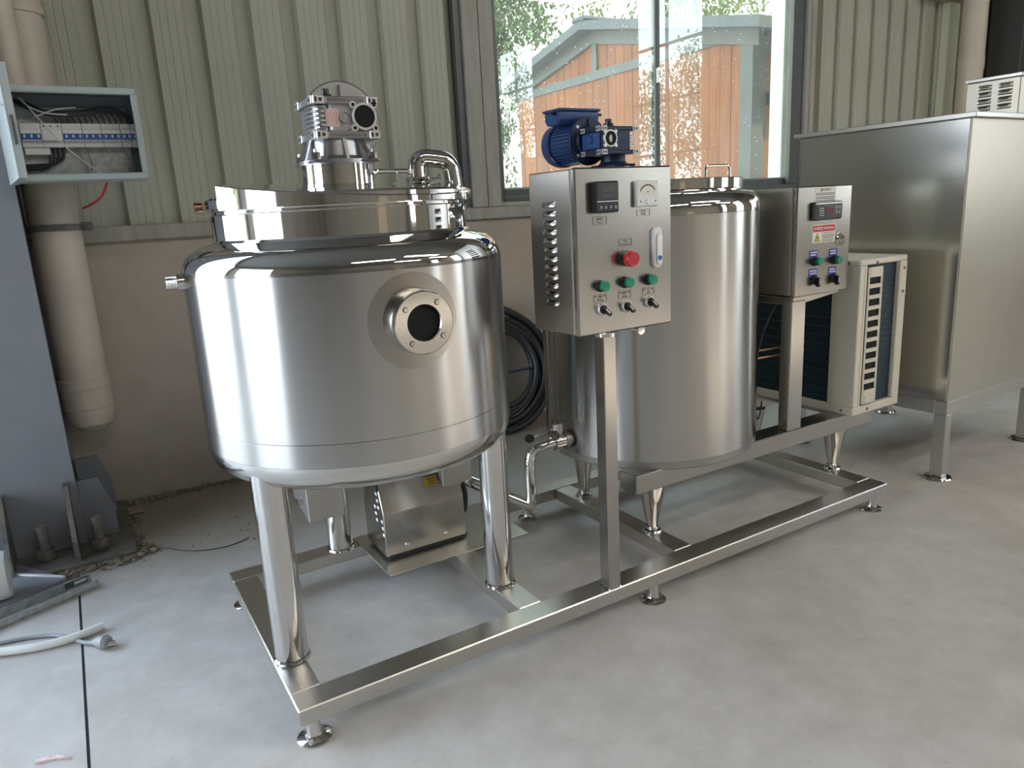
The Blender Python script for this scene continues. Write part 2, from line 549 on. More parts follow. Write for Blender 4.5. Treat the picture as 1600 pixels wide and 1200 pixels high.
# flashing ledge
mb = MB(); mb.box(-.37, 1.60, WY-.028, WY+.07, 1.138, 1.202, .004); mb.box(1.60, 8.0, WY-.028, WY+.07, 1.138, 1.200, .004)
struct(mb.build('trim_1', 'channel_steel'), 'dusty zinc flashing ledge between cement and cladding')
# window posts (double channel left, light strip right)
mb = MB(); mb.box(1.615, 1.703, WY-.035, WY+.09, 1.2, 2.9, .004); mb.box(1.706, 1.79, WY-.03, WY+.09, 1.2, 2.9, .004)
struct(mb.build('trim_2', 'channel_steel'), 'pair of dusty zinc posts left of the window')
mb = MB(); mb.box(4.262, 4.30, WY-.03, WY+.09, 1.2, 2.9, .003); mb.box(4.302, 4.345, WY-.035, WY+.09, 1.2, 2.9, .003)
struct(mb.build('trim_3', 'channel_steel'), 'pale zinc post right of the window')
mb = MB(); mb.box(1.575, 1.612, WY-.012, WY+.07, 1.2, 2.9)  # dark strip in place of the shade beside the protruding post
struct(mb.build('trim_4', 'alu_dark'), 'dark strip standing in for shade between cladding and window post')
# window
win = thing('window_1', 'wide sliding window with dark aluminium frame and two panes', 'window', (2.9, WY, 1.2), kind='structure')
def fr(x0, x1, z0, z1, t, y0, y1, name, par, tb=None):
    tb = tb or t
    mb = MB()
    mb.box(x0, x0+t, y0, y1, z0, z1, .003); mb.box(x1-t, x1, y0, y1, z0, z1, .003)
    mb.box(x0+t, x1-t, y0, y1, z0, z0+tb, .003); mb.box(x0+t, x1-t, y0, y1, z1-t, z1, .003)
    return mb.build(name, 'alu_dark', par)
fr(1.79, 4.262, 1.222, 2.82, .03, WY-.005, WY+.075, 'window_frame', win, .03)
mb = MB(); mb.box(1.79, 4.262, WY-.028, WY+.07, 1.200, 1.2215, .002)
mb.build('window_sill', 'channel_steel', win)
s1 = fr(1.80, 2.965, 1.248, 2.80, .034, WY+.008, WY+.032, 'sash', win, .042)
s2 = fr(2.925, 4.212, 1.248, 2.80, .034, WY+.038, WY+.062, 'sash', win, .042)
mb = MB(); mb.box(4.150, 4.26, WY-.003, WY+.034, 1.253, 2.79, .003)
mb.build('side_rail', 'alu_dark', win)
mb = MB(); mb.box(1.834, 2.931, WY+.018, WY+.022, 1.29, 2.766); mb.build('glass_pane', 'window_glass', s1)
mb = MB(); mb.box(2.959, 4.178, WY+.048, WY+.052, 1.29, 2.766); mb.build('glass_pane', 'window_glass', s2)
mb = MB(); mb.box(2.935, 2.958, WY-.006, WY+.01, 1.87, 1.96, .004); mb.cone((2.946, WY+.003, 1.925), (2.946, WY-.022, 1.93), .009, .007, 12); mb.box(2.928, 2.952, WY-.03, WY-.018, 1.90, 1.945, .005)
mb.build('latch', 'steel_mirror', s1)
# plain ceiling, remaining walls with openings (out of the photograph, the light comes through them)
mb = MB()
zc = 4.7
mb.box(-6.2, 8.2, -9.7, 2.3, zc, zc+.1)
struct(mb.build('ceiling', 'roof_sheet'), 'dull grey sheet roof')
mb = MB()
mb.box(-6.2, -6.0, -9.7, -1.9, 0, zc); mb.box(-6.2, -6.0, 1.2, 2.2, 0, zc); mb.box(-6.2, -6.0, -1.9, 1.2, 3.9, zc)  # opening added so sky light fills the column and tank
struct(mb.build('wall_left', 'room_grey'), 'left wall of the hall with a doorway added for fill light')
mb = MB()
mb.box(-6.0, -5.7, WY, WY+.15, 0, zc); mb.box(-5.7, -1.35, WY, WY+.15, 4.4, zc); mb.box(-1.35, -1.25, WY, WY+.15, 0, zc)
struct(mb.build('wall_back', 'room_grey'), 'back wall with an open doorway beyond the steel column')
mb = MB()
mb.box(-6.2, 8.2, -9.7, -9.5, 0, zc)
struct(mb.build('wall_front', 'room_grey'), 'plain beige wall behind the viewer')
mb = MB()
wz0, wz1 = 1.1, 4.3
ys = [(-8.5, -7.0), (-4.15, -2.5)]
yy = -9.7
for a, b_ in ys:
    mb.box(8.0, 8.2, yy, a, 0, zc); mb.box(8.0, 8.2, a, b_, 0, wz0); mb.box(8.0, 8.2, a, b_, wz1, zc); yy = b_
mb.box(8.0, 8.2, yy, 2.3, 0, zc)
struct(mb.build('wall_right', 'room_grey'), 'right wall with tall barred windows')
for a, b_ in ys:
    wn = thing('window_2', 'tall window with thin dark bars in the right wall', 'window', (8.1, (a+b_)/2, wz0), kind='structure')
    for z in (1.9, 2.7, 3.5):
        mb = MB(); mb.box(8.08, 8.12, a, b_, z-.018, z+.018); mb.build('bar', 'alu_dark', wn)
    mb = MB(); mb.box(8.08, 8.12, (a+b_)/2-.018, (a+b_)/2+.018, wz0, wz1); mb.build('bar', 'alu_dark', wn)

for i, (lx_, ly_) in enumerate(FILL_LAMPS):  # unseen housings made for the added fill lamps
    mb = MB(); mb.box(lx_-1.32, lx_+1.32, ly_-.27, ly_+.27, 4.29, 4.34, .004); mb.box(lx_-.5, lx_-.49, ly_-.01, ly_+.01, 4.34, zc); mb.box(lx_+.49, lx_+.5, ly_-.01, ly_+.01, 4.34, zc)
    struct(tag(mb.build('fill_lamp_housing', 'fill_lamp_body'), 'long housing of an added fill lamp, out of frame', 'lamp', 'added fill lamps'))
mb = MB(); mb.box(1.2, 1.66, -4.2, -3.75, 0, 1.32, .004)
tag(mb.build('carton', 'carton'), 'tall brown cardboard carton reflected in the neck of the round tank', 'box')
# right end of the back wall: downpipe, dark column, purlin, return panel
mb = MB()
mb.box(5.90, 6.045, 1.975, 2.05, 1.2, 4.5, .004); mb.box(6.085, 6.24, 1.975, 2.05, 1.2, 4.5, .004)
struct(mb.build('trim_5', 'pale_strip'), 'two pale green corner strips at the far right of the wall')
mb = MB(); mb.box(5.5, 6.26, 1.93, 2.02, 2.56, 2.70, .005)
struct(mb.build('trim_6', 'channel_steel'), 'grey purlin end at the top right corner')
mb = MB(); mb.cone((5.895, 1.78, 0), (5.895, 1.78, 4.5), .086, n=40); mb.cone((5.895, 1.78, 2.03), (5.895, 1.78, 2.12), .0905, n=40)
tag(mb.build('downpipe', 'pvc_beige'), 'beige pipe standing in the far right corner behind the big steel bin', 'pipe')
mb = MB(); mb.box(6.28, 6.9, 1.615, 1.865, 0, 4.5, .006)
struct(tag(mb.build('steel_column', 'wire_dark'), 'dark grey steel column beside the far right beige pipe', 'column'))

# ================================================================== LEFT: steel column, downpipes, distribution box
col = thing('steel_column', 'navy grey steel column on a bolted foot at the left edge', 'column', (-.66, 1.77, 0), kind='structure')
mb = MB(); mb.box(-1.0, -.383, 1.6, 1.618, .02, 4.6, .002); mb.box(-1.0, -.383, 1.93, 1.948, .02, 4.6, .002); mb.box(-.70, -.68, 1.618, 1.93, .02, 4.6)
mb.build('shaft', 'column_paint', col)
mb = MB(); mb.box(-1.1, -.225, 1.40, 2.02, .0, .022, .003)
mb.build('base_plate', 'dusty_steel', col)
mb = MB(); mb.prism([(-.383, .022), (-.272, .022), (-.272, .135), (-.312, .262), (-.383, .262)], 'Y', 1.63, 1.645); mb.build('gusset', 'column_paint', col)
mb = MB(); mb.prism([(-.383, .022), (-.262, .022), (-.262, .15), (-.30, .275), (-.383, .275)], 'Y', 1.90, 1.915); mb.build('gusset', 'column_paint', col)
gz = [(1.6, .022), (1.425, .022), (1.425, .10), (1.545, .275), (1.6, .275)]
mb = MB(); mb.prism(gz, 'X', -.425, -.409); mb.build('gusset', 'dusty_steel', col)
mb = MB(); mb.prism(gz, 'X', -.628, -.612); mb.build('gusset', 'dusty_steel', col)
for bx, by in ((-.342, 1.50), (-.515, 1.52), (-.72, 1.52)):
    mb = MB(); mb.cone((bx, by, .022), (bx, by, .155), .0195, n=14); mb.cone((bx, by, .03), (bx, by, .066), .031, n=6)
    mb.build('anchor_bolt', 'dusty_steel', col)
# rubble at the foot and along the wall
mb = MB()
rr = random.Random(3)
def chunk(x, y, s):
    z = s*rr.uniform(.1, .35)
    mb.bm.verts.ensure_lookup_table()
    mt = Matrix.Translation((x, y, z)) @ Matrix.Rotation(rr.uniform(0, 6.3), 4, 'Z') @ Matrix.Rotation(rr.uniform(-.5, .5), 4, 'X') @ Matrix.Diagonal((s*rr.uniform(.6, 1.5), s, s*rr.uniform(.4, .9), 1))
    g = bmesh.ops.create_icosphere(mb.bm, subdivisions=1, radius=.5, matrix=mt)
    for v in g['verts']:
        v.co += Vector((rr.uniform(-1, 1), rr.uniform(-1, 1), rr.uniform(-1, 1)))*s*.12
for i in range(420):
    t_ = rr.random()
    x = -.30+1.1*t_**1.2
    chunk(x, 2.02-abs(rr.gauss(0, .022)), rr.uniform(.008, .03)*(1.1-t_*.7))
for i in range(420):
    x = rr.uniform(-.64, -.17); y = 1.395+.02*math.sin(x*30)+rr.gauss(0, .022)+(x+.4)*.08
    chunk(x, y, rr.uniform(.006, .026))
for i in range(150):
    chunk(-.235+rr.gauss(0, .022), rr.uniform(1.38, 1.85), rr.uniform(.006, .024))
for i in range(110):
    chunk(rr.uniform(-.28, .5), rr.uniform(1.25, 1.95), rr.uniform(.003, .009))
tag(mb.build('debris', 'rubble', ang=60), 'dusty rubble and grit along the wall foot and column base', 'debris', kind='stuff')
for pts, nm, lb in (([(-.275, 1.855, .012), (-.17, 1.835, .014)], .011, 'pale wood splinter lying nearer the viewer beside the column foot'),
                    ([(-.275, 1.89, .012), (-.205, 1.895, .014)], .008, 'short wood splinter lying behind the longer one at the wall')):
    mb = MB(); a, b_ = Vector(pts[0]), Vector(pts[1]); mb.cone(a, b_, nm, nm*.8, 5); tag(mb.build('wood_splinter', 'wood_chip', ang=20), lb, 'wood scrap')
mb = MB(); mb.path([(-.14, 1.40, .004), (-.06, 1.30, .004), (.03, 1.26, .003), (.10, 1.262, .003), (.15, 1.29, .003)], .0018, 6, round_=.05)
tag(mb.build('wire_scrap', 'wire_dark'), 'thin bent wire lying on floor left of the round tank', 'wire')

# downpipes
dp = thing('downpipe', 'thick beige drain pipe with a clamp, ending low at the wall', 'pipe', (-.285, 1.86, .38))
mb = MB(); mb.cone((-.2925, 1.86, .52), (-.278, 1.86, 4.4), .086, n=40)
mb.build('pipe_run', 'pvc_beige', dp)
mb = MB(); mb.lathe([(.0, .0), (.05, .01), (.078, .035), (.091, .075), (.091, .22), (.087, .225), (.087, .175)], (-.2935, 1.86, .395), n=40)
mb.lathe([(.0915, .10), (.094, .105), (.0915, .11)], (-.2935, 1.86, .395), n=40); mb.lathe([(.0915, .18), (.094, .185), (.0915, .19)], (-.2935, 1.86, .395), n=40)
mb.build('end_elbow', 'pvc_beige', dp)
mb = MB(); mb.lathe([(.088, -.012), (.091, -.012), (.091, .012), (.088, .012)], (-.2895, 1.86, 1.205), n=40)
mb.box(-.202, -.165, 1.84, 1.88, 1.19, 1.222, .003); mb.cone((-.185, 1.83, 1.206), (-.185, 1.89, 1.206), .006, n=8)
mb.build('pipe_clamp', 'dusty_steel', dp)
mb = MB(); mb.lathe([(.0865, 0), (.0915, .002), (.0915, .028), (.087, .031)], (-.2865, 1.86, 1.955), n=40)
mb.build('pipe_collar', 'pvc_beige', dp)
mb = MB(); mb.cone((-.336, 1.71, 1.385), (-.330, 1.71, 4.4), .046, n=32)
tag(mb.build('downpipe', 'pvc_beige'), 'thinner beige pipe running up beside the navy column', 'pipe')

# distribution box
eb = thing('distribution_box', 'open grey distribution box full of circuit breakers beside the column', 'electrical box', (-.17, 1.6, 1.365))
X0, X1, Z0, Z1, YF, YB = -.372, .0245, 1.3625, 1.6575, 1.50, 1.645
mb = MB()
t_ = .003
mb.box(X0, X1, YB-t_, YB, Z0, Z1); mb.box(X0, X0+t_, YF, YB, Z0, Z1); mb.box(X1-t_, X1, YF, YB, Z0, Z1); mb.box(X0, X1, YF, YB, Z0, Z0+t_); mb.box(X0, X1, YF, YB, Z1-t_, Z1)
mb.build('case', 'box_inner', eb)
mb = MB()
mb.box(X0, X1, YF-.012, YF+.004, Z0-.004, Z0+.018, .003); mb.box(X0, X1, YF-.012, YF+.004, Z1-.018, Z1+.004, .003)
mb.box(X0-.004, X0+.016, YF-.012, YF+.004, Z0+.018, Z1-.018, .002); mb.box(X1-.016, X1+.004, YF-.012, YF+.004, Z0+.018, Z1-.018, .002)
mb.box(X1+.0005, X1+.004, YF-.01, YB, Z0, Z1); mb.box(X0, X1, YF, YB, Z0-.004, Z0-.001)
mb.build('rim', 'box_paint', eb)
mb = MB(); mb.box(X0+.02, X1-.03, YB-.012, YB-.006, Z0+.02, Z1-.045)
mb.build('back_plate', 'galvanised', eb)
# door swung out towards the viewer
d0 = Vector((-.372, 1.495)); d1 = Vector((-.333, 1.12))
dv = (d1-d0).normalized(); nv = Vector((-dv.y, dv.x))
if nv.x > 0: nv = -nv
mb = MB()
def slab(p, q, n0, n1, z0, z1):
    c = [p+nv*n0, q+nv*n0, q+nv*n1, p+nv*n1]
    mb.prism([(v.x, v.y) for v in c], 'Z', z0, z1)
slab(d0, d1, 0.018, .021, 1.347, 1.662); slab(d1-dv*.003, d1, -.001, .019, 1.347, 1.662); slab(d0, d1-dv*.004, 0, .0175, 1.347, 1.350); slab(d0, d1-dv*.004, 0, .0175, 1.659, 1.662)
dr = mb.build('door', 'box_paint', eb)
mb = MB(); slab(d1-dv*.02, d1+dv*.006, .006, .013, 1.44, 1.52)
mb.build('lock_slot', 'alu_dark', dr)
mb = MB(); p = d1-dv*.03; mb.cone((p.x+nv.x*.021, p.y+nv.y*.021, 1.55), (p.x+nv.x*.09, p.y+nv.y*.09, 1.555), .006, n=10)
mb.build('latch_rod', 'white_trim', dr)
# breakers: (x0, width, kind)
def breaker(x0, wd, z0, z1, poles, blue=True):
    mb = MB(); yb = YB-.014
    mb.box(x0, x0+wd-.0012, yb-.035, yb, z0, z1, .0015); mb.box(x0, x0+wd-.0012, yb-.052, yb-.034, z0+.02, z1-.022, .002)
    for k in range(poles):
        cx = x0+wd*(k+.5)/poles
        mb.cone((cx, yb-.037, z1-.010), (cx, yb-.0345, z1-.010), .004, n=8); mb.cone((cx, yb-.037, z0+.010), (cx, yb-.0345, z0+.010), .004, n=8)
    o = mb.build('circuit_breaker', 'breaker_white', eb)
    if blue:
        mb = MB(); zc_ = (z0+z1)/2-.006
        mb.box(x0+.001, x0+wd-.002, yb-.054, yb-.0515, zc_-.010, zc_+.010)
        mb.build('toggle_band', 'breaker_blue', o)
        mb = MB()
        for k in range(poles):
            cx = x0+wd*(k+.5)/poles
            mb.box(cx-.003, cx+.003, yb-.060, yb-.053, zc_-.004, zc_+.006, .001)
        mb.build('toggle', 'white_plastic', o)['kind'] = 'stuff'
    else:
        mb = MB()
        for k in range(poles):
            cx = x0+wd*(k+.5)/poles
            mb.cone((cx, yb-.038, z1-.010), (cx, yb-.0345, z1-.010), .003, n=8)
        mb.build('screw', 'dusty_steel', o)
BZ0, BZ1 = 1.476, 1.556
breaker(-.338, .062, BZ0, BZ1, 3); breaker(-.276, .062, BZ0, BZ1, 3, False); breaker(-.214, .062, BZ0, BZ1, 3); breaker(-.152, .060, BZ0, BZ1, 3)
breaker(-.092, .060, BZ0, BZ1, 3); breaker(-.032, .034, BZ0, BZ1, 2); breaker(.002-.0, .0185, BZ0, BZ1, 1)
mb = MB(); mb.box(-.335, -.26, YB-.045, YB-.014, 1.452, 1.475, .002); mb.build('terminal_block', 'breaker_white', eb)
rr = random.Random(11)
for k in range(5):
    o_ = rr.uniform(-.006, .006)
    mb = MB(); mb.path([(-.345+.006*k, YB-.03, 1.632), (-.30+.008*k, YB-.055, 1.60+o_), (-.25, YB-.06, 1.578+.004*k), (-.16, YB-.055, 1.580+.003*k), (-.06, YB-.05, 1.598+.004*k), (0.0, YB-.045, 1.575+.004*k), (.012, YB-.04, 1.548)], .0042, 8, round_=.05)
    mb.build('black_cable', 'black_rubber', eb)
for k in range(13):
    x = -.225+.0185*k
    mb = MB(); mb.path([(x, YB-.045, 1.556), (x-.004, YB-.055, 1.572), (x-.014, YB-.055, 1.588)], .0028, 6, round_=.01); mb.build('black_cable', 'black_rubber', eb)
for k in range(4):
    mb = MB(); mb.path([(-.262+.014*k, YB-.03, 1.476), (-.262+.014*k, YB-.035, 1.43+.004*k), (-.275+.006*k, YB-.035, 1.408+.004*k), (-.345, YB-.03, 1.405+.004*k)], .005, 8, round_=.02); mb.build('black_cable', 'black_rubber', eb)
for pts in ([(-.318, YB-.06, 1.636), (-.27, YB-.085, 1.555), (-.20, YB-.09, 1.455), (-.12, YB-.08, 1.385), (-.085, YB-.06, 1.367)],
            [(-.325, YB-.06, 1.636), (-.30, YB-.075, 1.605), (-.255, YB-.08, 1.583), (-.19, YB-.07, 1.582)],
            [(-.29, YB-.07, 1.572), (-.22, YB-.08, 1.60), (-.16, YB-.07, 1.606)]):
    mb = MB(); mb.path(pts, .0022, 6, round_=.05); mb.build('white_cable', 'white_wire', eb)
for pts in ([(-.03, YB-.03, 1.476), (-.02, YB-.045, 1.44), (.0, YB-.03, 1.42), (-.03, YB-.03, 1.40), (.0, YB-.03, 1.385)],
            [(-.175, YB-.03, 1.476), (-.165, YB-.04, 1.43), (-.15, YB-.03, 1.40), (-.165, YB-.03, 1.372)],
            [(-.15, YB-.03, 1.476), (-.14, YB-.04, 1.44), (-.14, YB-.03, 1.40), (-.165, YB-.03, 1.372)]):
    mb = MB(); mb.path(pts, .0022, 6, round_=.02); mb.build('grey_cable', 'grey_cable', eb)
mb = MB(); mb.path([(-.10, 1.66, 1.355), (-.12, 1.70, 1.31), (-.155, 1.72, 1.285), (-.19, 1.74, 1.27)], .004, 8, round_=.03)
tag(mb.build('red_wire', 'red_wire'), 'red wire hanging under the open distribution box', 'wire')

# ================================================================== FLOOR ODDS AND ENDS (left foreground)
ch = thing('steel_channel', 'galvanised slotted channel lying on floor with end showing', 'channel', (-.50, 1.19, 0))
a = Vector((-.384, 1.252)); b_ = Vector((-1.05, .965)); dv = (b_-a).normalized(); nv = Vector((dv.y, -dv.x))
if nv.y > 0: nv = -nv
mb = MB()
def sl(p, q, n0, n1, z0, z1):
    c = [p+nv*n0, q+nv*n0, q+nv*n1, p+nv*n1]
    mb.prism([(v.x, v.y) for v in c], 'Z', z0, z1)
mb.prism([((a+nv*.0).x, (a+nv*.0).y), ((b_).x, (b_).y), ((b_+nv*.05).x, (b_+nv*.05).y), ((a+nv*.05).x, (a+nv*.05).y)], 'Z', .004, .007)
sl(a, b_, .047, .05, .0, .03)
mb.build('flange', 'galvanised', ch)
mb = MB(); sl(a, b_, -.003, .0, .0, .042); mb.build('web', 'galvanised', ch)
mb = MB(); sl(a+dv*.012, a+dv*.085, .0002, .0012, .016, .037); mb.build('slot', 'alu_dark', ch)
mb = MB(); sl(a+dv*.016, a+dv*.055, .0011, .0018, .022, .032); mb.build('slot_opening', 'foam_white', ch)
mb = MB(); mb.prism([(-.455, 1.30), (-.90, 1.06), (-.98, 1.50), (-.655, 1.62)], 'Z', .012, .024)
pl = mb.build('metal_panel', 'column_paint'); tag(pl, 'dark sheet metal panel lying behind the galvanised channel', 'panel')
mb = MB(); mb.prism([(-.46, 1.315), (-.468, 1.31), (-.685, 1.505), (-.677, 1.513)], 'Z', .0245, .029); mb.build('white_edge', 'white_trim', pl)
mb = MB(); mb.lathe([(.0, -.055), (.075, -.055), (.08, -.04), (.08, .04), (.075, .055), (0, .055)], (-.664, 1.27, .104), 'X', n=36)
tag(mb.build('foam_roll', 'foam_white'), 'white foam roll resting on the dark panel at the picture edge', 'roll')
mb = MB(); mb.path([(-.95, 1.05, .014), (-.75, .965, .014), (-.62, .905, .014), (-.53, .868, .014), (-.44, .862, .014), (-.365, .885, .015)], .0125, 12, round_=.08)
tag(mb.build('plastic_hose', 'white_hose'), 'short white plastic hose end lying across the floor joint', 'hose')
cd = thing('power_cord', 'grey power cord with a round plug on the floor', 'cord', (-.40, .80, 0))
mb = MB(); mb.path([(-.85, 1.08, .007), (-.65, .985, .007), (-.555, .965, .007), (-.49, .93, .007), (-.45, .88, .007), (-.42, .825, .008), (-.385, .79, .014)], .006, 8, round_=.05); mb.build('cable', 'grey_cable', cd)
mb = MB(); mb.cone((-.392, .797, .015), (-.378, .783, .018), .009, .017, 14); mb.cone((-.378, .783, .018), (-.362, .765, .020), .019, .021, 14); mb.cone((-.362, .765, .020), (-.356, .759, .020), .021, .017, 14)
mb.build('plug', 'grey_cable', cd)
for s in (-1, 1):
    mb = MB(); mb.box(-.358, -.338, .752+s*.006-.002, .752+s*.006+.002, .016, .021); mb.build('prong', 'steel_polish', cd)
mb = MB(); mb.prism([(-.53, .322), (-.5, .316), (-.463, .297), (-.462, .302), (-.49, .325), (-.528, .334)], 'Z', .0005, .006)
tag(mb.build('plastic_sliver', 'sliver'), 'small red and white plastic sliver on the floor', 'scrap')

# ================================================================== SKID FRAME
SL, SW, ZT, TH, TW = 2.2227, .8125, .1056, .0432, .0741
C1, C2 = .634, 1.2134
sk = thing('skid_frame', 'long stainless steel skid frame carrying both tanks', 'frame', (SL/2, SW/2, 0))
def rail(name, x0, x1, y0, y1):
    mb = MB(); mb.box(x0, x1, y0, y1, ZT-TH, ZT, .003); return mb.build(name, 'steel_rail', sk)
rail('long_rail', 0, SL, 0, TW); rail('long_rail', 0, SL, SW-TW, SW)
rail('end_rail', 0, TW, TW, SW-TW); rail('end_rail', SL-TW, SL, TW, SW-TW)
rail('cross_rail', C1, C1+TW, TW, SW-TW); rail('cross_rail', C2, C2+TW, TW, SW-TW)
ft = None
for fx, fy in ((.037, .037), (1.083, .032), (2.186, .037), (.037, .775), (1.105, .775), (2.186, .775)):
    if ft is None:
        mb = MB(); mb.lathe([(0, 0), (.040, 0), (.041, .004), (.036, .008), (.020, .012), (.0175, .018), (.0175, .0635), (0, .0635)], (fx, fy, 0), n=32)
        ft = mb.build('levelling_foot', 'steel_polish', sk); f0 = (fx, fy)
    else:
        shift_copy(ft, (fx-f0[0], fy-f0[1], 0))
mb = MB(); mb.box(.411, .914, .467, .80, ZT, ZT+.004, .001); mb.build('pump_plate', 'steel_rail', sk)
mb = MB(); mb.box(.893, .9345, .0, .0415, ZT, .846, .002); mb.build('cabinet_post', 'steel_satin', sk)
mb = MB(); mb.box(.890, .9375, -.003+.003, .0445, ZT, ZT+.004, .0015); mb.build('weld_bead', 'steel_mirror', sk)

# ================================================================== ROUND MIXING TANK
TX, TY, TR = .362, .41, .408
tk = thing('mixing_tank', 'round polished steel mixing tank with sight glass on three tube legs', 'tank', (TX, TY, ZT))
mb = MB(); mb.lathe([(TR, .6345), (TR, .690), (TR-.0015, .691), (TR, .692), (TR, 1.075)], (TX, TY, 0), n=128); mb.build('shell', 'tank_brushed', tk)
rc = .062
prof = [(.325, 1.146), (.33, 1.140)] + [(x, z) for x, z in arc(TR-rc, 1.118-rc+.012, rc, 72, 0, 8)] + [(TR, 1.0755)]
mb = MB(); mb.lathe(prof, (TX, TY, 0), n=128); mb.build('shoulder', 'steel_mirror', tk)
rb = .062
prof = [(TR, .634)] + [(x, z) for x, z in arc(TR-rb, .628, rb, 0, -80, 9)] + [(.25, .556), (0, .545)]
mb = MB(); mb.lathe(prof, (TX, TY, 0), n=128); mb.build('bottom_dish', 'steel_polish', tk)
mb = MB(); mb.lathe([(.325, 1.144), (.325, 1.203)], (TX, TY, 0), n=128); mb.build('neck', 'steel_mirror', tk)
mb = MB(); mb.lathe([(.325, 1.203), (.319, 1.206), (.319, 1.212), (.330, 1.214), (.334, 1.22), (.334, 1.238), (.330, 1.2435), (.2, 1.256), (0, 1.258)], (TX, TY, 0), n=128); mb.build('fixed_lid', 'steel_mirror', tk)
# hinged half lid: a flat half disc rising from the front rim to a straight ridge
mb = MB()
a0, a1 = 197, 377
nseg = 72
ca, sa = math.cos(R(a0+90)), math.sin(R(a0+90))      # from the ridge toward the front
ptop, pmid, pbot = [], [], []
for i in range(nseg+1):
    t_ = R(a0+(a1-a0)*i/nseg)
    cx, cy = math.cos(t_), math.sin(t_)
    u = .336*(cx*ca+cy*sa)
    zt_ = 1.2715-.043*u/.336
    ptop.append(mb.bm.verts.new((TX+.336*cx, TY+.336*cy, zt_)))
    pmid.append(mb.bm.verts.new((TX+.339*cx, TY+.339*cy, zt_-.003)))
    pbot.append(mb.bm.verts.new((TX+.339*cx, TY+.339*cy, 1.2145)))
for i in range(nseg):
    mb.bm.faces.new((pbot[i], pbot[i+1], pmid[i+1], pmid[i])); mb.bm.faces.new((pmid[i], pmid[i+1], ptop[i+1], ptop[i]))
mb.bm.faces.new(ptop)
mb.bm.faces.new([pbot[0], pmid[0], ptop[0], ptop[-1], pmid[-1], pbot[-1]])
hl = mb.build('hinged_lid', 'steel_mirror', tk, ang=20)
def handle(x0, x1, y0, z0, z1, r, par, mat='steel_mirror', y1=None):
    mb = MB(); y1 = y0 if y1 is None else y1
    mb.path([(x0, y0, z0), (x0, y0, z1), (x1, y1, z1), (x1, y1, z0)], r, 10, round_=.014, steps=6)
    return mb.build('handle', mat, par)
handle(.335, .430, .100, 1.231, 1.281, .0052, hl, y1=.107)
# legs
for lx, ly in ((.048, .227), (.668, .236), (.356, .766)):
    mb = MB(); mb.cone((lx, ly, ZT), (lx, ly, .622), .041, n=40, cap=False)
    lg = mb.build('leg', 'steel_polish', tk)
    mb = MB(); mb.lathe([(.042, .0085), (.0455, .005), (.047, .0), (.042, .0)], (lx, ly, ZT+.0005), n=40, close=True); mb.build('weld_bead', 'steel_mirror', lg)
# sight glass
gx, gy, gz_ = TX+.004, TY-TR, .952
mb = MB()
mb.lathe([(.075, .045), (.075, .01), (.074, -.014), (.071, -.033), (.0705, -.035), (.0700, -.048), (.068, -.050), (.041, -.050), (.039, -.047), (.039, .03)], (gx, gy, gz_), 'Y', n=64)
sg = mb.build('sight_glass', 'steel_polish', tk)
mb = MB(); mb.lathe([(.0, -.038), (.0388, -.038)], (gx, gy, gz_), 'Y', n=48); mb.build('glass', 'bore_dark', sg)
for aa in (52, 142, 232, 322):
    cx, cz = gx+.0535*math.cos(R(aa)), gz_+.0535*math.sin(R(aa))
    mb = MB(); mb.lathe([(.0, -.0515), (.0022, -.0515), (.0024, -.0535), (.0048, -.0535), (.0052, -.050)], (cx, gy, cz), 'Y', n=14); mb.build('bolt', 'steel_polish', sg)
    mb = MB(); mb.lathe([(.0052, -.0503), (.0066, -.0503)], (cx, gy, cz), 'Y', n=14); mb.build('bolt_recess', 'ink_dark', sg)
# polished disc around the sight glass, wrapped on the shell
mb = MB(); bm = mb.bm
RO, RI = .108, .074
rings = []
for rad in (RI, (RI+RO)/2, RO):
    row = []
    for i in range(64):
        t_ = 2*math.pi*i/64
        dx, dz = rad*math.cos(t_), rad*math.sin(t_)
        th = math.asin(dx/TR)
        row.append(bm.verts.new((TX+.004+(TR+.0012)*math.sin(th), TY-(TR+.0012)*math.cos(th), gz_+dz)))
    rings.append(row)
for k in range(2):
    for i in range(64):
        j = (i+1) % 64
        bm.faces.new((rings[k][i], rings[k][j], rings[k+1][j], rings[k+1][i]))
mb.build('backing_ring', 'steel_satin', tk)
# inlet nipple on the left, lid hinge nub
mb = MB(); mb.cone((TX-TR+.01, .41, 1.056), (TX-TR-.015, .41, 1.056), .019, n=24); mb.cone((TX-TR-.015, .41, 1.056), (TX-TR-.042, .41, 1.056), .0155, n=24)
for k in range(6):
    mb.lathe([(.0155, 0), (.0168, .0016), (.0155, .0032)], (TX-TR-.040+.004*k, .41, 1.056), 'X', n=24)
mb.build('inlet_nipple', 'steel_polish', tk)
mb = MB(); mb.cone((TX-.334, TY+.06, 1.226), (TX-.352, TY+.06, 1.226), .013, n=16); mb.build('hinge_nut', 'copper', tk)
# pipe bend on the lid with clamp
mb = MB(); mb.path([(.652, .56, 1.25), (.652, .56, 1.348), (.750, .535, 1.334), (.758, .53, 1.24)], .026, 28, round_=.034, steps=9)
pb = mb.build('lid_pipe', 'steel_mirror', tk)
mb = MB(); mb.lathe([(.026, -.007), (.033, -.006), (.036, 0), (.033, .006), (.026, .007)], (.652, .56, 1.283), n=32); mb.cone((.69, .545, 1.283), (.712, .535, 1.283), .004, n=10); mb.box(.705, .715, .53, .54, 1.276, 1.296, .003)
mb.build('clamp', 'steel_polish', pb)
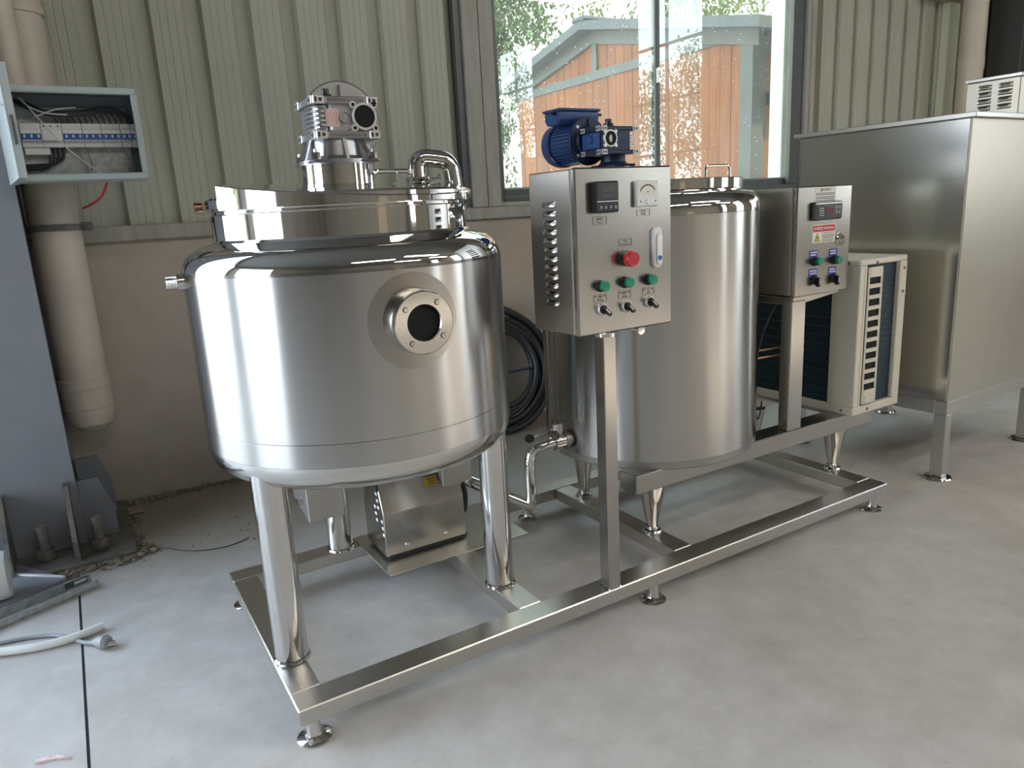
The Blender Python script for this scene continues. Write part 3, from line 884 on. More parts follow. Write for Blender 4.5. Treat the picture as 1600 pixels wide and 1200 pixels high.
# heater terminal covers under the dish
mb = MB(); mb.prism([(.45, .352), (.60, .385), (.60, .585), (.45, .585)], 'X', .186, .29, .002); mb.build('terminal_cover', 'steel_dull', tk)
mb = MB(); mb.prism([(.50, .334), (.556, .40), (.556, .585), (.50, .585)], 'X', .628, .733, .002); mb.build('terminal_cover', 'steel_dull', tk)
mb = MB(); mb.cone((.17, .50, .405), (.187, .50, .405), .012, n=12); mb.build('cable_gland', 'steel_polish', tk)

# silver worm gearbox on its tube stand
MX, MY = .397, .52
gm = thing('worm_gearbox', 'silver worm gearbox with an open round bore on the round tank lid', 'gearbox', (MX, MY, 1.258))
mb = MB(); mb.lathe([(.0, 1.250), (.0955, 1.250), (.0955, 1.3235), (0, 1.3235)], (MX, MY, 0), n=64); mb.build('mount_tube', 'steel_mirror', gm)
mb = MB(); mb.cone((MX, MY, 1.3238), (MX, MY, 1.335), .098, n=48); mb.box(MX-.092, MX+.092, MY-.092, MY+.092, 1.326, 1.3345, .006); mb.build('flange_plate', 'cast_alu', gm)
mb = MB(); mb.lathe([(.090, 1.335), (.078, 1.345), (.072, 1.388)], (MX, MY, 0), n=48); mb.build('bell_housing', 'cast_alu', gm)
for aa in (200, 235, 270, 305, 340, 20, 90, 160):
    ca, sa = math.cos(R(aa)), math.sin(R(aa))
    mb = MB(); px, py = -sa*.004, ca*.004
    mb.faces([(MX+ca*.07+px, MY+sa*.07+py, 1.388), (MX+ca*.078+px, MY+sa*.078+py, 1.388), (MX+ca*.1+px, MY+sa*.1+py, 1.335), (MX+ca*.07+px, MY+sa*.07+py, 1.335),
              (MX+ca*.07-px, MY+sa*.07-py, 1.388), (MX+ca*.078-px, MY+sa*.078-py, 1.388), (MX+ca*.1-px, MY+sa*.1-py, 1.335), (MX+ca*.07-px, MY+sa*.07-py, 1.335)],
             [(0, 1, 2, 3), (7, 6, 5, 4), (0, 4, 5, 1), (1, 5, 6, 2), (2, 6, 7, 3), (3, 7, 4, 0)])
    mb.build('rib', 'cast_alu', gm)
for sx, sy in ((-1, -1), (1, -1), (-1, 1), (1, 1)):
    mb = MB(); mb.cone((MX+sx*.078, MY+sy*.075, 1.335), (MX+sx*.078, MY+sy*.075, 1.352), .011, n=6); mb.cone((MX+sx*.078, MY+sy*.075, 1.352), (MX+sx*.078, MY+sy*.075, 1.360), .006, n=12); mb.build('bolt', 'steel_polish', gm)
HX0, HX1, HY0, HY1, HZ0, HZ1 = .322, .501, .44, .592, 1.385, 1.4915
mb = MB(); mb.box(HX0+.045, HX1-.008, HY0+.010, HY1-.008, HZ0+.01, HZ1-.01, .006)
mb.box(HX0+.008, HX0+.05, HY0+.014, HY1-.01, HZ0+.012, HZ1-.012, .010)
mb.build('housing', 'cast_alu', gm)
for z0 in (HZ0, HZ1-.021):
    mb = MB(); mb.box(HX0, HX1, HY0, HY1, z0+.001, z0+.0205, .003); pl_ = mb.build('mount_bar', 'cast_alu', gm)
    for bx in (HX0+.002, HX1-.032):
        mb = MB(); mb.box(bx, bx+.030, HY0-.003, HY0+.001, z0, z0+.0215, .0015); mb.build('mount_pad', 'cast_alu_bright', pl_)
    for by in (HY0+.002, HY1-.032):
        mb = MB(); mb.box(HX0-.003, HX0+.001, by, by+.03, z0, z0+.0215, .0015); mb.build('mount_pad', 'cast_alu_bright', pl_)
    mb = MB(); mb.box(HX0+.04, HX1-.04, HY0-.0006, HY0+.0005, z0+.006, z0+.016); mb.build('recess', 'dusty_steel', pl_)
    mb = MB()
    for bx in (HX0+.002, HX1-.032):
        mb.box(bx+.004, bx+.010, HY0-.0036, HY0-.0028, z0+.005, z0+.017); mb.cone((bx+.019, HY0-.0036, z0+.011), (bx+.019, HY0-.0026, z0+.011), .0048, n=14)
    for by in (HY0+.002, HY1-.032):
        mb.box(HX0-.0036, HX0-.0028, by+.004, by+.010, z0+.005, z0+.017); mb.cone((HX0-.0036, by+.019, z0+.011), (HX0-.0026, by+.019, z0+.011), .0048, n=14)
    mb.build('bolt_hole', 'ink_dark', pl_)['kind'] = 'stuff'
for k in range(6):
    z = HZ0+.025+.0112*k
    mb = MB()
    pts = [(HX0+.012, HY1-.02, z), (HX0+.004, HY0+.05, z), (HX0+.010, HY0+.018, z), (HX0+.020, HY0+.009, z), (HX0+.033, HY0+.008, z)]
    mb.path(pts, .0034, 8, round_=.02); mb.build('cooling_fin', 'cast_alu', gm)
mb = MB(); mb.lathe([(.0285, .012), (.0285, -.004), (.034, -.004), (.035, -.002), (.035, .012)], (.458, HY0, 1.4415), 'Y', n=40)
for aa in (45, 135, 225, 315):
    mb.cone((.458+.041*math.cos(R(aa)), HY0-.003, 1.4415+.041*math.sin(R(aa))), (.458+.041*math.cos(R(aa)), HY0+.012, 1.4415+.041*math.sin(R(aa))), .009, n=14)
br = mb.build('output_bore', 'cast_alu_bright', gm)
mb = MB(); mb.lathe([(0, 0), (.0286, 0)], (.458, HY0, 1.4415), 'Y', n=40)
for aa in (45, 135, 225, 315):
    mb.lathe([(0, -.0034), (.0048, -.0034)], (.458+.041*math.cos(R(aa)), HY0, 1.4415+.041*math.sin(R(aa))), 'Y', n=12)
mb.build('bore_hole', 'bore_dark', br)
mb = MB(); mb.lathe([(0, .002), (.006, .002), (.007, .004), (.011, .004), (.012, 0), (.014, 0), (.015, .010)], (.406, HY0, 1.4405), 'Y', n=28); mb.build('boss', 'cast_alu', gm)
mb = MB(); mb.box(.357, .3925, HY0+.0085, HY0+.010, 1.417, 1.460); nl = mb.build('name_plate', 'label_pink', gm)
mb = MB()
rr = random.Random(5)
for k in range(8):
    x = .359
    while x < .389:
        wd = rr.uniform(.002, .006); mb.box(x, min(x+wd, .391), HY0+.0080, HY0+.0084, 1.4555-.0048*k-.0006, 1.4555-.0048*k+.0006); x += wd+rr.uniform(.003, .006)
mb.build('print', 'label_red', nl)['kind'] = 'stuff'
mb = MB(); mb.lathe([(0, .018), (.009, .018), (.010, .016), (.010, .006), (.016, .004), (.016, -.006), (0, -.006)], (.369, HY0+.03, HZ1+.002), n=24); mb.build('breather_plug', 'black_plastic', gm)
mb = MB(); mb.lathe([(.0, 0), (.108, 0), (.112, .003), (.112, .012), (.109, .015), (0, .015)], (.452, .598, 1.4447), 'Y', n=72)
dsk = mb.build('input_flange', 'cast_alu', gm)
for aa in (-45, 45, 135, 225):
    mb = MB(); mb.cone((.452+.093*math.cos(R(aa)), .598, 1.4447+.093*math.sin(R(aa))), (.452+.093*math.cos(R(aa)), .590, 1.4447+.093*math.sin(R(aa))), .0085, n=6); mb.build('bolt', 'cast_alu_bright', dsk)
mb = MB(); mb.box(.450, .455, .585, .598, 1.50, 1.545); mb.build('rib', 'cast_alu', dsk)

# ================================================================== PUMP UNDER THE TANK
pu = thing('emulsifier_pump', 'steel covered pump on a plate under the round tank', 'pump', (.59, .65, ZT+.004))
mb = MB(); mb.prism([(.5634, .1215), (.5634, .265), (.602, .368), (.70, .37), (.738, .265), (.738, .1215)], 'X', .442, .728, .003); cv = mb.build('motor_cover', 'steel_satin', pu)
mb = MB(); mb.box(.455, .735, .575, .728, ZT+.004, .1225); mb.build('rubber_base', 'black_rubber', pu)
mb = MB()
for (yy_, zz_) in ((.612, .325), (.606, .303), (.602, .281), (.632, .276), (.628, .254), (.624, .232), (.580, .240), (.577, .218), (.574, .196)):
    mb.prism([(yy_-.008, zz_-.006), (yy_+.006, zz_-.004), (yy_+.006, zz_+.004), (yy_-.008, zz_+.005)], 'X', .4412, .4424)
mb.build('vent_slot', 'white_trim', cv)['kind'] = 'stuff'
mb = MB(); mb.lathe([(0, -.004), (.012, -.004), (.014, .0)], (.442, .603, .345), 'X', n=16); mb.build('grommet', 'black_rubber', cv)
for xx, zz_ in ((.515, .150), (.655, .150)):
    mb = MB(); mb.lathe([(0, -.006), (.006, -.006), (.010, -.0015), (.010, 0)], (xx, .5634, zz_), 'Y', n=12); mb.build('screw', 'steel_polish', cv)
mb = MB(); s_ = Vector((0, .0386, .103)).normalized(); nrm = Vector((0, -.103, .0386)).normalized()
p0 = Vector((0, .5634, .265))
q = [p0+s_*.055+nrm*.001, p0+s_*.085+nrm*.001]
mb.faces([(.60, q[0].y, q[0].z), (.645, q[0].y, q[0].z), (.645, q[1].y, q[1].z), (.60, q[1].y, q[1].z)], [(0, 1, 2, 3)]); ys_ = mb.build('warning_sticker', 'label_yellow', cv)
mb = MB()
for k in range(3):
    qa = p0+s_*(.060+.008*k)+nrm*.0016; qb = p0+s_*(.063+.008*k)+nrm*.0016
    mb.faces([(.612, qa.y, qa.z), (.640, qa.y, qa.z), (.640, qb.y, qb.z), (.612, qb.y, qb.z)], [(0, 1, 2, 3)])
mb.build('print', 'ink_brown', ys_)['kind'] = 'stuff'
mb = MB(); mb.lathe([(0, 0), (.06, 0), (.062, .006), (.062, .022), (.055, .026), (.03, .03), (.02, .05), (0, .05)], (.729, .65, .275), 'X', n=40); mb.build('pump_head', 'steel_polish', pu)
mb = MB(); mb.lathe([(.061, .006), (.068, .006), (.070, .011), (.068, .016), (.061, .016)], (.731, .65, .275), 'X', n=40, close=True); mb.path([(.742, .585, .29), (.742, .578, .25), (.742, .59, .20), (.742, .60, .19)], .009, 8, round_=.02); mb.build('clamp_band', 'black_rubber', pu)

# ================================================================== TRANSFER PIPE + VALVE
tp = thing('transfer_pipe', 'bent polished pipe with a lever valve between the tanks', 'pipe', (.95, .50, ZT))
mb = MB(); mb.path([(.765, .64, .29), (.80, .595, .272), (.945, .505, .188), (.955, .50, .19), (.955, .50, .385), (1.02, .475, .402), (1.045, .47, .404)], .0195, 24, round_=.055, steps=8)
mb.build('pipe_run', 'steel_mirror', tp)
def ringx(c, d, r, h, n=32):
    c = Vector(c); d = Vector(d).normalized(); mb.cone(c-d*h/2, c+d*h/2, r, n=n)
dd = (.97, -.08, .03)
mb = MB(); ringx((1.045, .47, .404), dd, .030, .016); mb.cone((1.045, .44, .43), (1.045, .425, .445), .005, n=8); mb.build('clamp', 'steel_polish', tp)
mb = MB(); ringx((1.064, .4685, .4045), dd, .0275, .022); mb.build('valve_body', 'steel_mirror', tp)
mb = MB(); ringx((1.083, .467, .405), dd, .031, .014); mb.build('clamp', 'steel_dull', tp)
mb = MB(); ringx((1.106, .466, .4055), dd, .024, .036); mb.build('outlet_stub', 'steel_dull', tp)
mb = MB(); mb.cone((1.064, .4685, .425), (1.060, .467, .468), .012, n=16); mb.build('valve_stem', 'steel_polish', tp)
mb = MB(); mb.cone((1.060, .467, .458), (.935, .447, .448), .0045, n=12); lv = mb.build('lever', 'steel_polish', tp)
mb = MB(); mb.lathe([(0, -.016), (.011, -.012), (.0155, 0), (.011, .012), (0, .016)], (.926, .446, .447), 'X', n=16); mb.build('knob', 'black_plastic', lv)

# ================================================================== COOLING TANK (second tank)
UX, UY, UR = 1.476, .487, .379
ct = thing('cooling_tank', 'taller round steel tank with a flat lid behind the control cabinet', 'tank', (UX, UY, ZT))
mb = MB(); mb.lathe([(UR, .362), (UR, 1.138)], (UX, UY, 0), n=128); mb.build('shell', 'tank_brushed', ct)
rc = .055
prof = [(.30, 1.206)] + [(x, z) for x, z in arc(UR-rc, 1.150, rc, 86, 0, 8)] + [(UR, 1.1385)]
mb = MB(); mb.lathe(prof, (UX, UY, 0), n=128); mb.build('shoulder', 'steel_mirror', ct)
mb = MB(); mb.lathe([(UR, .3615), (UR-.002, .338), (UR-.01, .332), (.2, .318), (0, .314)], (UX, UY, 0), n=128); mb.build('bottom_skirt', 'steel_dull', ct)
mb = MB(); mb.lathe([(.312, 1.206), (.312, 1.209), (.318, 1.211), (.320, 1.215), (.320, 1.243), (.318, 1.2455), (0, 1.252)], (UX, UY, 0), n=96); l2 = mb.build('lid', 'steel_mirror', ct, ang=25)
handle(1.488, 1.594, .222, 1.246, 1.283, .004, l2)
mb = MB(); mb.box(1.15, 2.39, .178, .262, .275, .338, .003); mb.build('front_beam', 'steel_satin', ct)
mb = MB(); mb.box(1.30, 2.39, .60, .66, .275, .338, .003); mb.build('rear_beam', 'steel_satin', ct)
mb = MB(); mb.box(2.33, 2.385, .263, .599, .28, .336, .003); mb.build('cross_beam', 'steel_satin', ct)
for lx, ly, zt_ in ((1.257, .226, .2755), (1.269, .6225, .323), (2.208, .226, .2755), (2.208, .6225, .2755)):
    mb = MB(); mb.cone((lx, ly, .124), (lx, ly, zt_), .017, .047, n=40); lg = mb.build('leg', 'steel_polish', ct)
    mb = MB(); mb.lathe([(0, .0005), (.031, .0005), (.032, .004), (.029, .008), (.018, .010), (.018, .013), (.022, .014), (.022, .019), (0, .019)], (lx, ly, ZT), n=28); mb.build('foot', 'steel_mirror', lg)
# level gauge tube at the left side
mb = MB(); mb.cone((1.035, .452, .468), (1.035, .452, .80), .0115, n=20); gg = mb.build('level_gauge', 'gauge_glass', ct)
mb = MB(); mb.cone((1.046, .455, .468), (1.046, .455, .80), .003, n=8); mb.cone((1.035, .452, .455), (1.035, .452, .475), .0145, n=16); mb.cone((1.035, .452, .79), (1.035, .452, .81), .0145, n=16); mb.cone((1.035, .452, .80), (1.105, .46, .80), .008, n=12)
mb.build('gauge_fitting', 'steel_polish', gg)

# blue geared motor on the second tank
BX, BY = 1.342, .50
bm_ = thing('geared_motor', 'blue electric motor with worm gearbox on the second tank lid', 'motor', (BX, BY, 1.252))
mb = MB(); mb.lathe([(0, 1.2465), (.075, 1.2465), (.075, 1.262), (.062, 1.264), (.062, 1.300), (0, 1.300)], (BX, BY, 0), n=48); mb.build('mount_tube', 'steel_mirror', bm_)
mb = MB(); mb.box(BX-.055, BX+.055, BY-.055, BY+.055, 1.3005, 1.309, .004); mb.lathe([(.05, 1.309), (.042, 1.318), (.04, 1.345)], (BX, BY, 0), n=40); mb.build('flange', 'blue_paint_dark', bm_)
GX0, GX1, GY0, GY1, GZ0, GZ1 = 1.242, 1.397, .432, .545, 1.338, 1.426
mb = MB(); mb.box(GX0+.006, GX1-.03, GY0+.005, GY1-.005, GZ0+.006, GZ1-.006, .004); mb.box(GX0, GX1, GY0+.002, GY1, GZ0+.001, GZ0+.014, .002); mb.box(GX0, GX1, GY0+.002, GY1, GZ1-.014, GZ1-.001, .002)
gh = mb.build('gear_housing', 'blue_paint_dark', bm_)  # shade of the front faces put into the darker blue
mb = MB(); mb.box(GX0-.0005, GX0+.0055, GY0+.012, GY1-.01, GZ0+.02, GZ1-.02, .002); mb.build('side_cover', 'blue_paint', bm_)  # brighter blue carries the light falling on the left face
for k in range(5):
    z = GZ0+.024+.0092*k
    mb = MB(); mb.box(GX1-.032, GX1-.004, GY0+.02, GY1-.02, z-.0018, z+.0018); mb.build('cooling_fin', 'cast_alu', bm_)
for z0 in (GZ0, GZ1-.016):
    for bx in (GX0+.002, GX1-.024):
        mb = MB(); mb.box(bx, bx+.022, GY0-.001, GY0+.003, z0, z0+.016, .001); mb.build('mount_pad', 'etched_silver', bm_)
    for by in (GY0+.004, GY1-.026):
        mb = MB(); mb.box(GX0-.002, GX0+.001, by, by+.022, z0, z0+.016, .001); mb.build('mount_pad', 'etched_silver', bm_)
mb = MB()
for z0 in (GZ0, GZ1-.016):
    for bx in (GX0+.002, GX1-.024):
        mb.box(bx+.003, bx+.0075, GY0-.0016, GY0-.0008, z0+.003, z0+.013); mb.cone((bx+.015, GY0-.0016, z0+.008), (bx+.015, GY0-.0008, z0+.008), .004, n=14)
    for by in (GY0+.004, GY1-.026):
        mb.box(GX0-.0026, GX0-.0018, by+.003, by+.0075, z0+.003, z0+.013); mb.cone((GX0-.0026, by+.015, z0+.008), (GX0-.0018, by+.015, z0+.008), .004, n=14)
mb.build('bolt_hole', 'ink_dark', bm_)['kind'] = 'stuff'
cz_ = 1.387
mb = MB(); mb.lathe([(.0225, .006), (.0225, -.003), (.0265, -.003), (.027, .006)], (1.279, GY0, cz_), 'Y', n=32)
for aa in (45, 135, 225, 315):
    mb.cone((1.279+.030*math.cos(R(aa)), GY0-.0025, cz_+.030*math.sin(R(aa))), (1.279+.030*math.cos(R(aa)), GY0+.006, cz_+.030*math.sin(R(aa))), .006, n=12)
bo = mb.build('output_bore', 'etched_silver', bm_)
mb = MB(); mb.lathe([(0, -.001), (.0226, -.001)], (1.279, GY0, cz_), 'Y', n=32); mb.build('bore_cap', 'bore_dark', bo)
mb = MB()
rr = random.Random(8)
for k in range(8):
    z = cz_-.010+.0028*k; hw = .0075*math.sqrt(max(.05, 1-((z-cz_)/.0125)**2)); mb.box(1.279-hw*rr.uniform(.6, 1), 1.279+hw*rr.uniform(.6, 1), GY0-.0016, GY0-.0012, z-.0009, z+.0009)
mb.build('print', 'etched_silver', bo)['kind'] = 'stuff'
mb = MB(); mb.lathe([(0, 0), (.0095, 0), (.0125, .003), (.0125, .006), (.0135, .008), (.0135, .016), (.0125, .018), (0, .018)], (GX0-.008, .488, cz_), 'X', n=20); mb.build('side_boss', 'blue_paint', bm_)
mb = MB(); mb.lathe([(0, .028), (.010, .028), (.011, .026), (.011, .016), (.017, .014), (.017, .002), (.021, 0), (0, 0)], (1.318, .49, GZ1-.001), n=20); mb.build('breather_plug', 'black_plastic', bm_)
MCX, MCZ = 1.282, 1.390
mb = MB(); mb.lathe([(0, -.006), (.045, -.006), (.05, 0), (.077, 0), (.0785, .002), (.0785, .010), (.074, .014), (0, .014)], (MCX, .552, MCZ), 'Y', n=64); fl = mb.build('motor_flange', 'blue_paint_dark', bm_)
for aa in (45, 135, 225, 315):
    mb = MB(); mb.lathe([(0, -.004), (.005, -.004), (.006, 0)], (MCX+.064*math.cos(R(aa)), .552, MCZ+.064*math.sin(R(aa))), 'Y', n=18); mb.build('bolt', 'etched_silver', fl)
mb = MB(); mb.box(MCX-.0015, MCX+.0015, .546, .552, MCZ+.045, MCZ+.072); mb.build('rib', 'blue_paint_dark', fl)
mb = MB(); mb.lathe([(.064, 0), (.064, .125)], (MCX, .564, MCZ), 'Y', n=48); mb.build('stator', 'blue_paint', bm_)
mb = MB()
for k in range(36):
    aa = R(10*k)
    if 60 < 10*k < 120: continue
    cx_, sz_ = math.cos(aa), math.sin(aa)
    tx, tz = -sz_*.0017, cx_*.0017
    mb.faces([(MCX+cx_*r_+s_*tx, y_, MCZ+sz_*r_+s_*tz) for y_ in (.570, .678) for r_, s_ in ((.063, -1), (.072, -1), (.072, 1), (.063, 1))],
             [(0, 1, 2, 3), (4, 7, 6, 5), (0, 4, 5, 1), (1, 5, 6, 2), (2, 6, 7, 3), (3, 7, 4, 0)])
tag(mb.build('cooling_fins', 'blue_paint', bm_), kind='stuff')
mb = MB(); mb.lathe([(.070, 0), (.0755, .003), (.0755, .030), (.070, .048), (.055, .056), (0, .058)], (MCX, .686, MCZ), 'Y', n=48); mb.build('fan_cowl', 'blue_paint', bm_)
mb = MB(); mb.prism([(.577, 1.488), (.577, 1.462), (.590, 1.446), (.655, 1.446), (.668, 1.462), (.668, 1.488)], 'X', 1.186, 1.348, .003); tb = mb.build('terminal_box', 'blue_paint', bm_)
mb = MB(); mb.box(1.180, 1.354, .572, .673, 1.4882, 1.497, .003); mb.build('box_lid', 'blue_paint', tb)
for sx in (1.172, 1.362):
    mb = MB(); mb.cone((sx-.005, .60, 1.481), (sx+.012, .60, 1.481), .005, n=18); mb.build('lid_screw', 'black_plastic', tb)

# ================================================================== CONTROL CABINET (front, louvred)
def louvre_mesh(x, yc, zc_, hw, hh, dep, normal):
    """pressed louvre hood: half dome bulging out of the plate"""
    pts = []
    n1, n2 = 8, 4
    rows = []
    for i in range(n1+1):
        u = -1+2*i/n1
        k = math.sqrt(max(0, 1-abs(u)**4))
        row = []
        for j in range(n2+1):
            v_ = j/n2
            row.append((u*hw, hh*(1-2*v_), dep*k*math.sin(v_*math.pi*.52)))
        rows.append(row)
    mb = MB()
    def W(p):
        a_, b_, c_ = p
        return {'-X': (x-c_, yc+a_, zc_+b_)}[normal]
    vv = [[mb.bm.verts.new(W(p)) for p in row] for row in rows]
    for i in range(n1):
        for j in range(n2):
            mb.bm.faces.new((vv[i][j], vv[i+1][j], vv[i+1][j+1], vv[i][j+1]))
    return mb
cab = thing('control_cabinet', 'stainless control cabinet with louvred side, meters and red stop button', 'control panel', (.912, .025, .8687))
QX0, QX1, QY0, QY1, QZ0, QZ1 = .760, 1.0635, -.075, .124, .8687, 1.2688
mb = MB(); mb.box(QX0+.001, QX1-.001, QY0+.020, QY1, QZ0+.002, QZ1-.002, .003); mb.build('case', 'steel_case', cab)
mb = MB(); mb.box(QX0, QX1, QY0, QY0+.0185, QZ0, QZ1, .004); dr = mb.build('door', 'steel_satin', cab)
lv0 = None
for k in range(12):
    z = 1.1886+(.9461-1.1886)*k/11
    if lv0 is None:
        mb = louvre_mesh(QX0+.001, .036, z, .029, .0062, .009, '-X'); lv0 = mb.build('louvre', 'steel_satin', cab, ang=80)
    else:
        shift_copy(lv0, (0, 0, z-1.1886))
lo0 = None
for k in range(12):
    z = 1.1886+(.9461-1.1886)*k/11
    if lo0 is None:
        mb = MB(); mb.box(QX0+.0004, QX0+.0012, .010, .062, z-.0075, z-.0055); lo0 = mb.build('louvre_slot', 'ink_dark', cab)
    else:
        shift_copy(lo0, (0, 0, z-1.1886))
mb = MB(); mb.lathe([(.016, .846), (.017, .868), (0, .868)], (.914, .021, 0), n=6); mb.cone((.914, .021, .842), (.914, .021, .852), .030, n=24); mb.build('post_collar', 'steel_polish', cab)
mb = MB(); mb.cone((.96, -.02, .862), (.985, -.03, .855), .004, n=8); mb.lathe([(0, -.003), (.012, -.002), (.012, .002), (0, .003)], (.992, -.034, .853), 'Y', n=16); mb.build('wing_nut', 'steel_polish', cab)
yd = QY0
# temperature controller
mb = MB(); mb.box(.806, .8775, yd-.019, yd+.001, 1.1625, 1.2355, .003); tcn = mb.build('temperature_controller', 'black_plastic', dr)
mb = MB(); mb.box(.811, .8725, yd-.0200, yd-.0188, 1.192, 1.2315, .001); mb.build('screen', 'screen_grey', tcn)
mb = MB(); mb.box(.8225, .861, yd-.0206, yd-.0199, 1.209, 1.2225); mb.box(.8225, .861, yd-.0206, yd-.0199, 1.1975, 1.206); mb.build('digit_window', 'wire_dark', tcn)['kind'] = 'stuff'
mb = MB(); mb.box(.810, .8735, yd-.0203, yd-.0188, 1.1878, 1.1898); mb.build('silver_line', 'etched_silver', tcn)
for k in range(4):
    x = .822+.0145*k
    mb = MB(); mb.box(x-.0035, x+.0035, yd-.0205, yd-.0188, 1.1715, 1.1785, .001); mb.build('key', 'grey_cable', tcn)
# voltmeter
mb = MB(); mb.box(.9365, 1.009, yd-.012, yd+.001, 1.171, 1.2335, .003); vm = mb.build('voltmeter', 'white_plastic', dr)
mb = MB(); mb.box(.941, 1.0045, yd-.0128, yd-.0118, 1.197, 1.230); mb.build('dial', 'label_paper', vm)
mb = MB()
for i in range(15):
    t_ = R(150-120*i/14)
    for rr_ in (.026,):
        cx, cz = .9727+rr_*math.cos(t_), 1.1985+rr_*math.sin(t_)*.95
        s = .0016 if i % 3 else .0026
        mb.box(cx-.0012, cx+.0012, yd-.0134, yd-.0127, cz-s, cz+s)
mb.build('scale', 'ink_dark', vm)['kind'] = 'stuff'
text('dial_letter', 'V', 'ink_dark', vm, (.9727, yd-.0136, 1.206), .010)
mb = MB(); mb.box(.939, 1.0065, yd-.0132, yd-.0118, 1.1735, 1.1945, .001); mb.lathe([(0, -.017), (.006, -.017), (.007, -.012)], (.9727, yd, 1.184), 'Y', n=20); mb.build('lower_cover', 'white_plastic', vm)
mb = MB(); mb.cone((.949, yd-.0142, 1.184), (.949, yd-.0125, 1.184), .0018, n=8); mb.cone((.997, yd-.0142, 1.184), (.997, yd-.0125, 1.184), .0018, n=8); mb.build('screw', 'ink_dark', vm)
# etched labels
def etched(cx, cz, wd, hh, lines, dots=False):
    mb = MB(); t2 = .0007; y0, y1 = yd-.0009, yd+.0004
    mb.box(cx-wd/2, cx+wd/2, y0, y1, cz-hh/2, cz-hh/2+t2); mb.box(cx-wd/2, cx+wd/2, y0, y1, cz+hh/2-t2, cz+hh/2)
    mb.box(cx-wd/2, cx-wd/2+t2, y0, y1, cz-hh/2+t2, cz+hh/2-t2); mb.box(cx+wd/2-t2, cx+wd/2, y0, y1, cz-hh/2+t2, cz+hh/2-t2)
    if dots:
        mb.box(cx-wd/2+.004, cx-wd/2+.009, y0, y1, cz+hh/2-.006, cz+hh/2-.003); mb.box(cx+wd/2-.009, cx+wd/2-.004, y0, y1, cz+hh/2-.006, cz+hh/2-.003)
    o = mb.build('etched_label', 'ink_brown', dr)
    text('lettering', lines[0], 'ink_brown', o, (cx, yd-.0008, cz+hh*.18), hh*.36)
    text('lettering', lines[1], 'ink_brown', o, (cx, yd-.0008, cz-hh*.22), hh*.36, sx=.85)
etched(.831, 1.145, .042, .019, ('温控仪', 'Tempera'))
etched(.9686, 1.1574, .042, .016, ('电压表', 'Voltage'))
etched(.9089, 1.0884, .040, .018, ('急停', 'Emgent stop'))
etched(.827, .9588, .040, .019, ('加热', 'Heating'), True)
etched(.9042, .9598, .040, .019, ('搅拌', 'Stirring'), True)
etched(.9826, .9611, .040, .018, ('泵', 'ON'), True)
# emergency stop
mb = MB(); mb.lathe([(.020, 0), (.020, -.006), (.013, -.010), (.013, -.018)], (.9085, yd, 1.049), 'Y', n=32); es = mb.build('emergency_stop', 'black_plastic', dr)
mb = MB(); mb.lathe([(.010, -.014), (.0195, -.016), (.0205, -.020), (.0205, -.028), (.0185, -.033), (.0155, -.0335), (.0150, -.032), (0, -.0325)], (.9085, yd, 1.049), 'Y', n=40); mb.build('stop_button', 'button_red', es)
def lamp(cx, cz, par, y, s=1.0):
    mb = MB(); mb.lathe([(.0150*s, 0), (.0150*s, -.006*s), (.0135*s, -.010*s), (.0135*s, -.014*s)], (cx, y, cz), 'Y', n=32); o = mb.build('pilot_lamp', 'black_plastic', par)
    mb = MB(); mb.lathe([(.0130*s, -.012*s), (.0133*s, -.021*s), (.0122*s, -.0235*s), (0, -.0245*s)], (cx, y, cz), 'Y', n=32); mb.build('lens', 'button_green', o)
def switch(cx, cz, par, y, s=1.0, ring='etched_silver', ang=-52):
    mb = MB(); mb.lathe([(.0152*s, 0), (.0152*s, -.007*s), (.0138*s, -.0095*s), (.0115*s, -.0095*s), (.0110*s, -.006*s)], (cx, y, cz), 'Y', n=32); o = mb.build('selector_switch', ring, par)
    mb = MB(); mb.lathe([(.0112*s, -.005*s), (.0112*s, -.011*s), (0, -.0115*s)], (cx, y, cz), 'Y', n=28)
    k0 = mb.bm.verts[:] if False else None
    mb2 = bmesh.ops.create_cube(mb.bm, size=1, matrix=Matrix.Translation((cx, y-.0165*s, cz)) @ Matrix.Rotation(R(ang), 4, 'Y').inverted() @ Matrix.Translation((.006*s, 0, 0)) @ Matrix.Diagonal((.028*s, .012*s, .0075*s, 1)))
    mb.build('knob', 'black_plastic', o)
    mb = MB(); bmesh.ops.create_cube(mb.bm, size=1, matrix=Matrix.Translation((cx, y-.0228*s, cz)) @ Matrix.Rotation(R(ang), 4, 'Y').inverted() @ Matrix.Translation((.004*s, 0, 0)) @ Matrix.Diagonal((.016*s, .001, .0025*s, 1))); mb.build('pointer', 'white_plastic', o)
for cx, cz in ((.829, .9885), (.906, .9905), (.9825, .9905)):
    lamp(cx, cz, dr, yd)
for cx, cz in ((.830, .931), (.9055, .9305), (.9825, .9335)):
    switch(cx, cz, dr, yd, ang=-45)
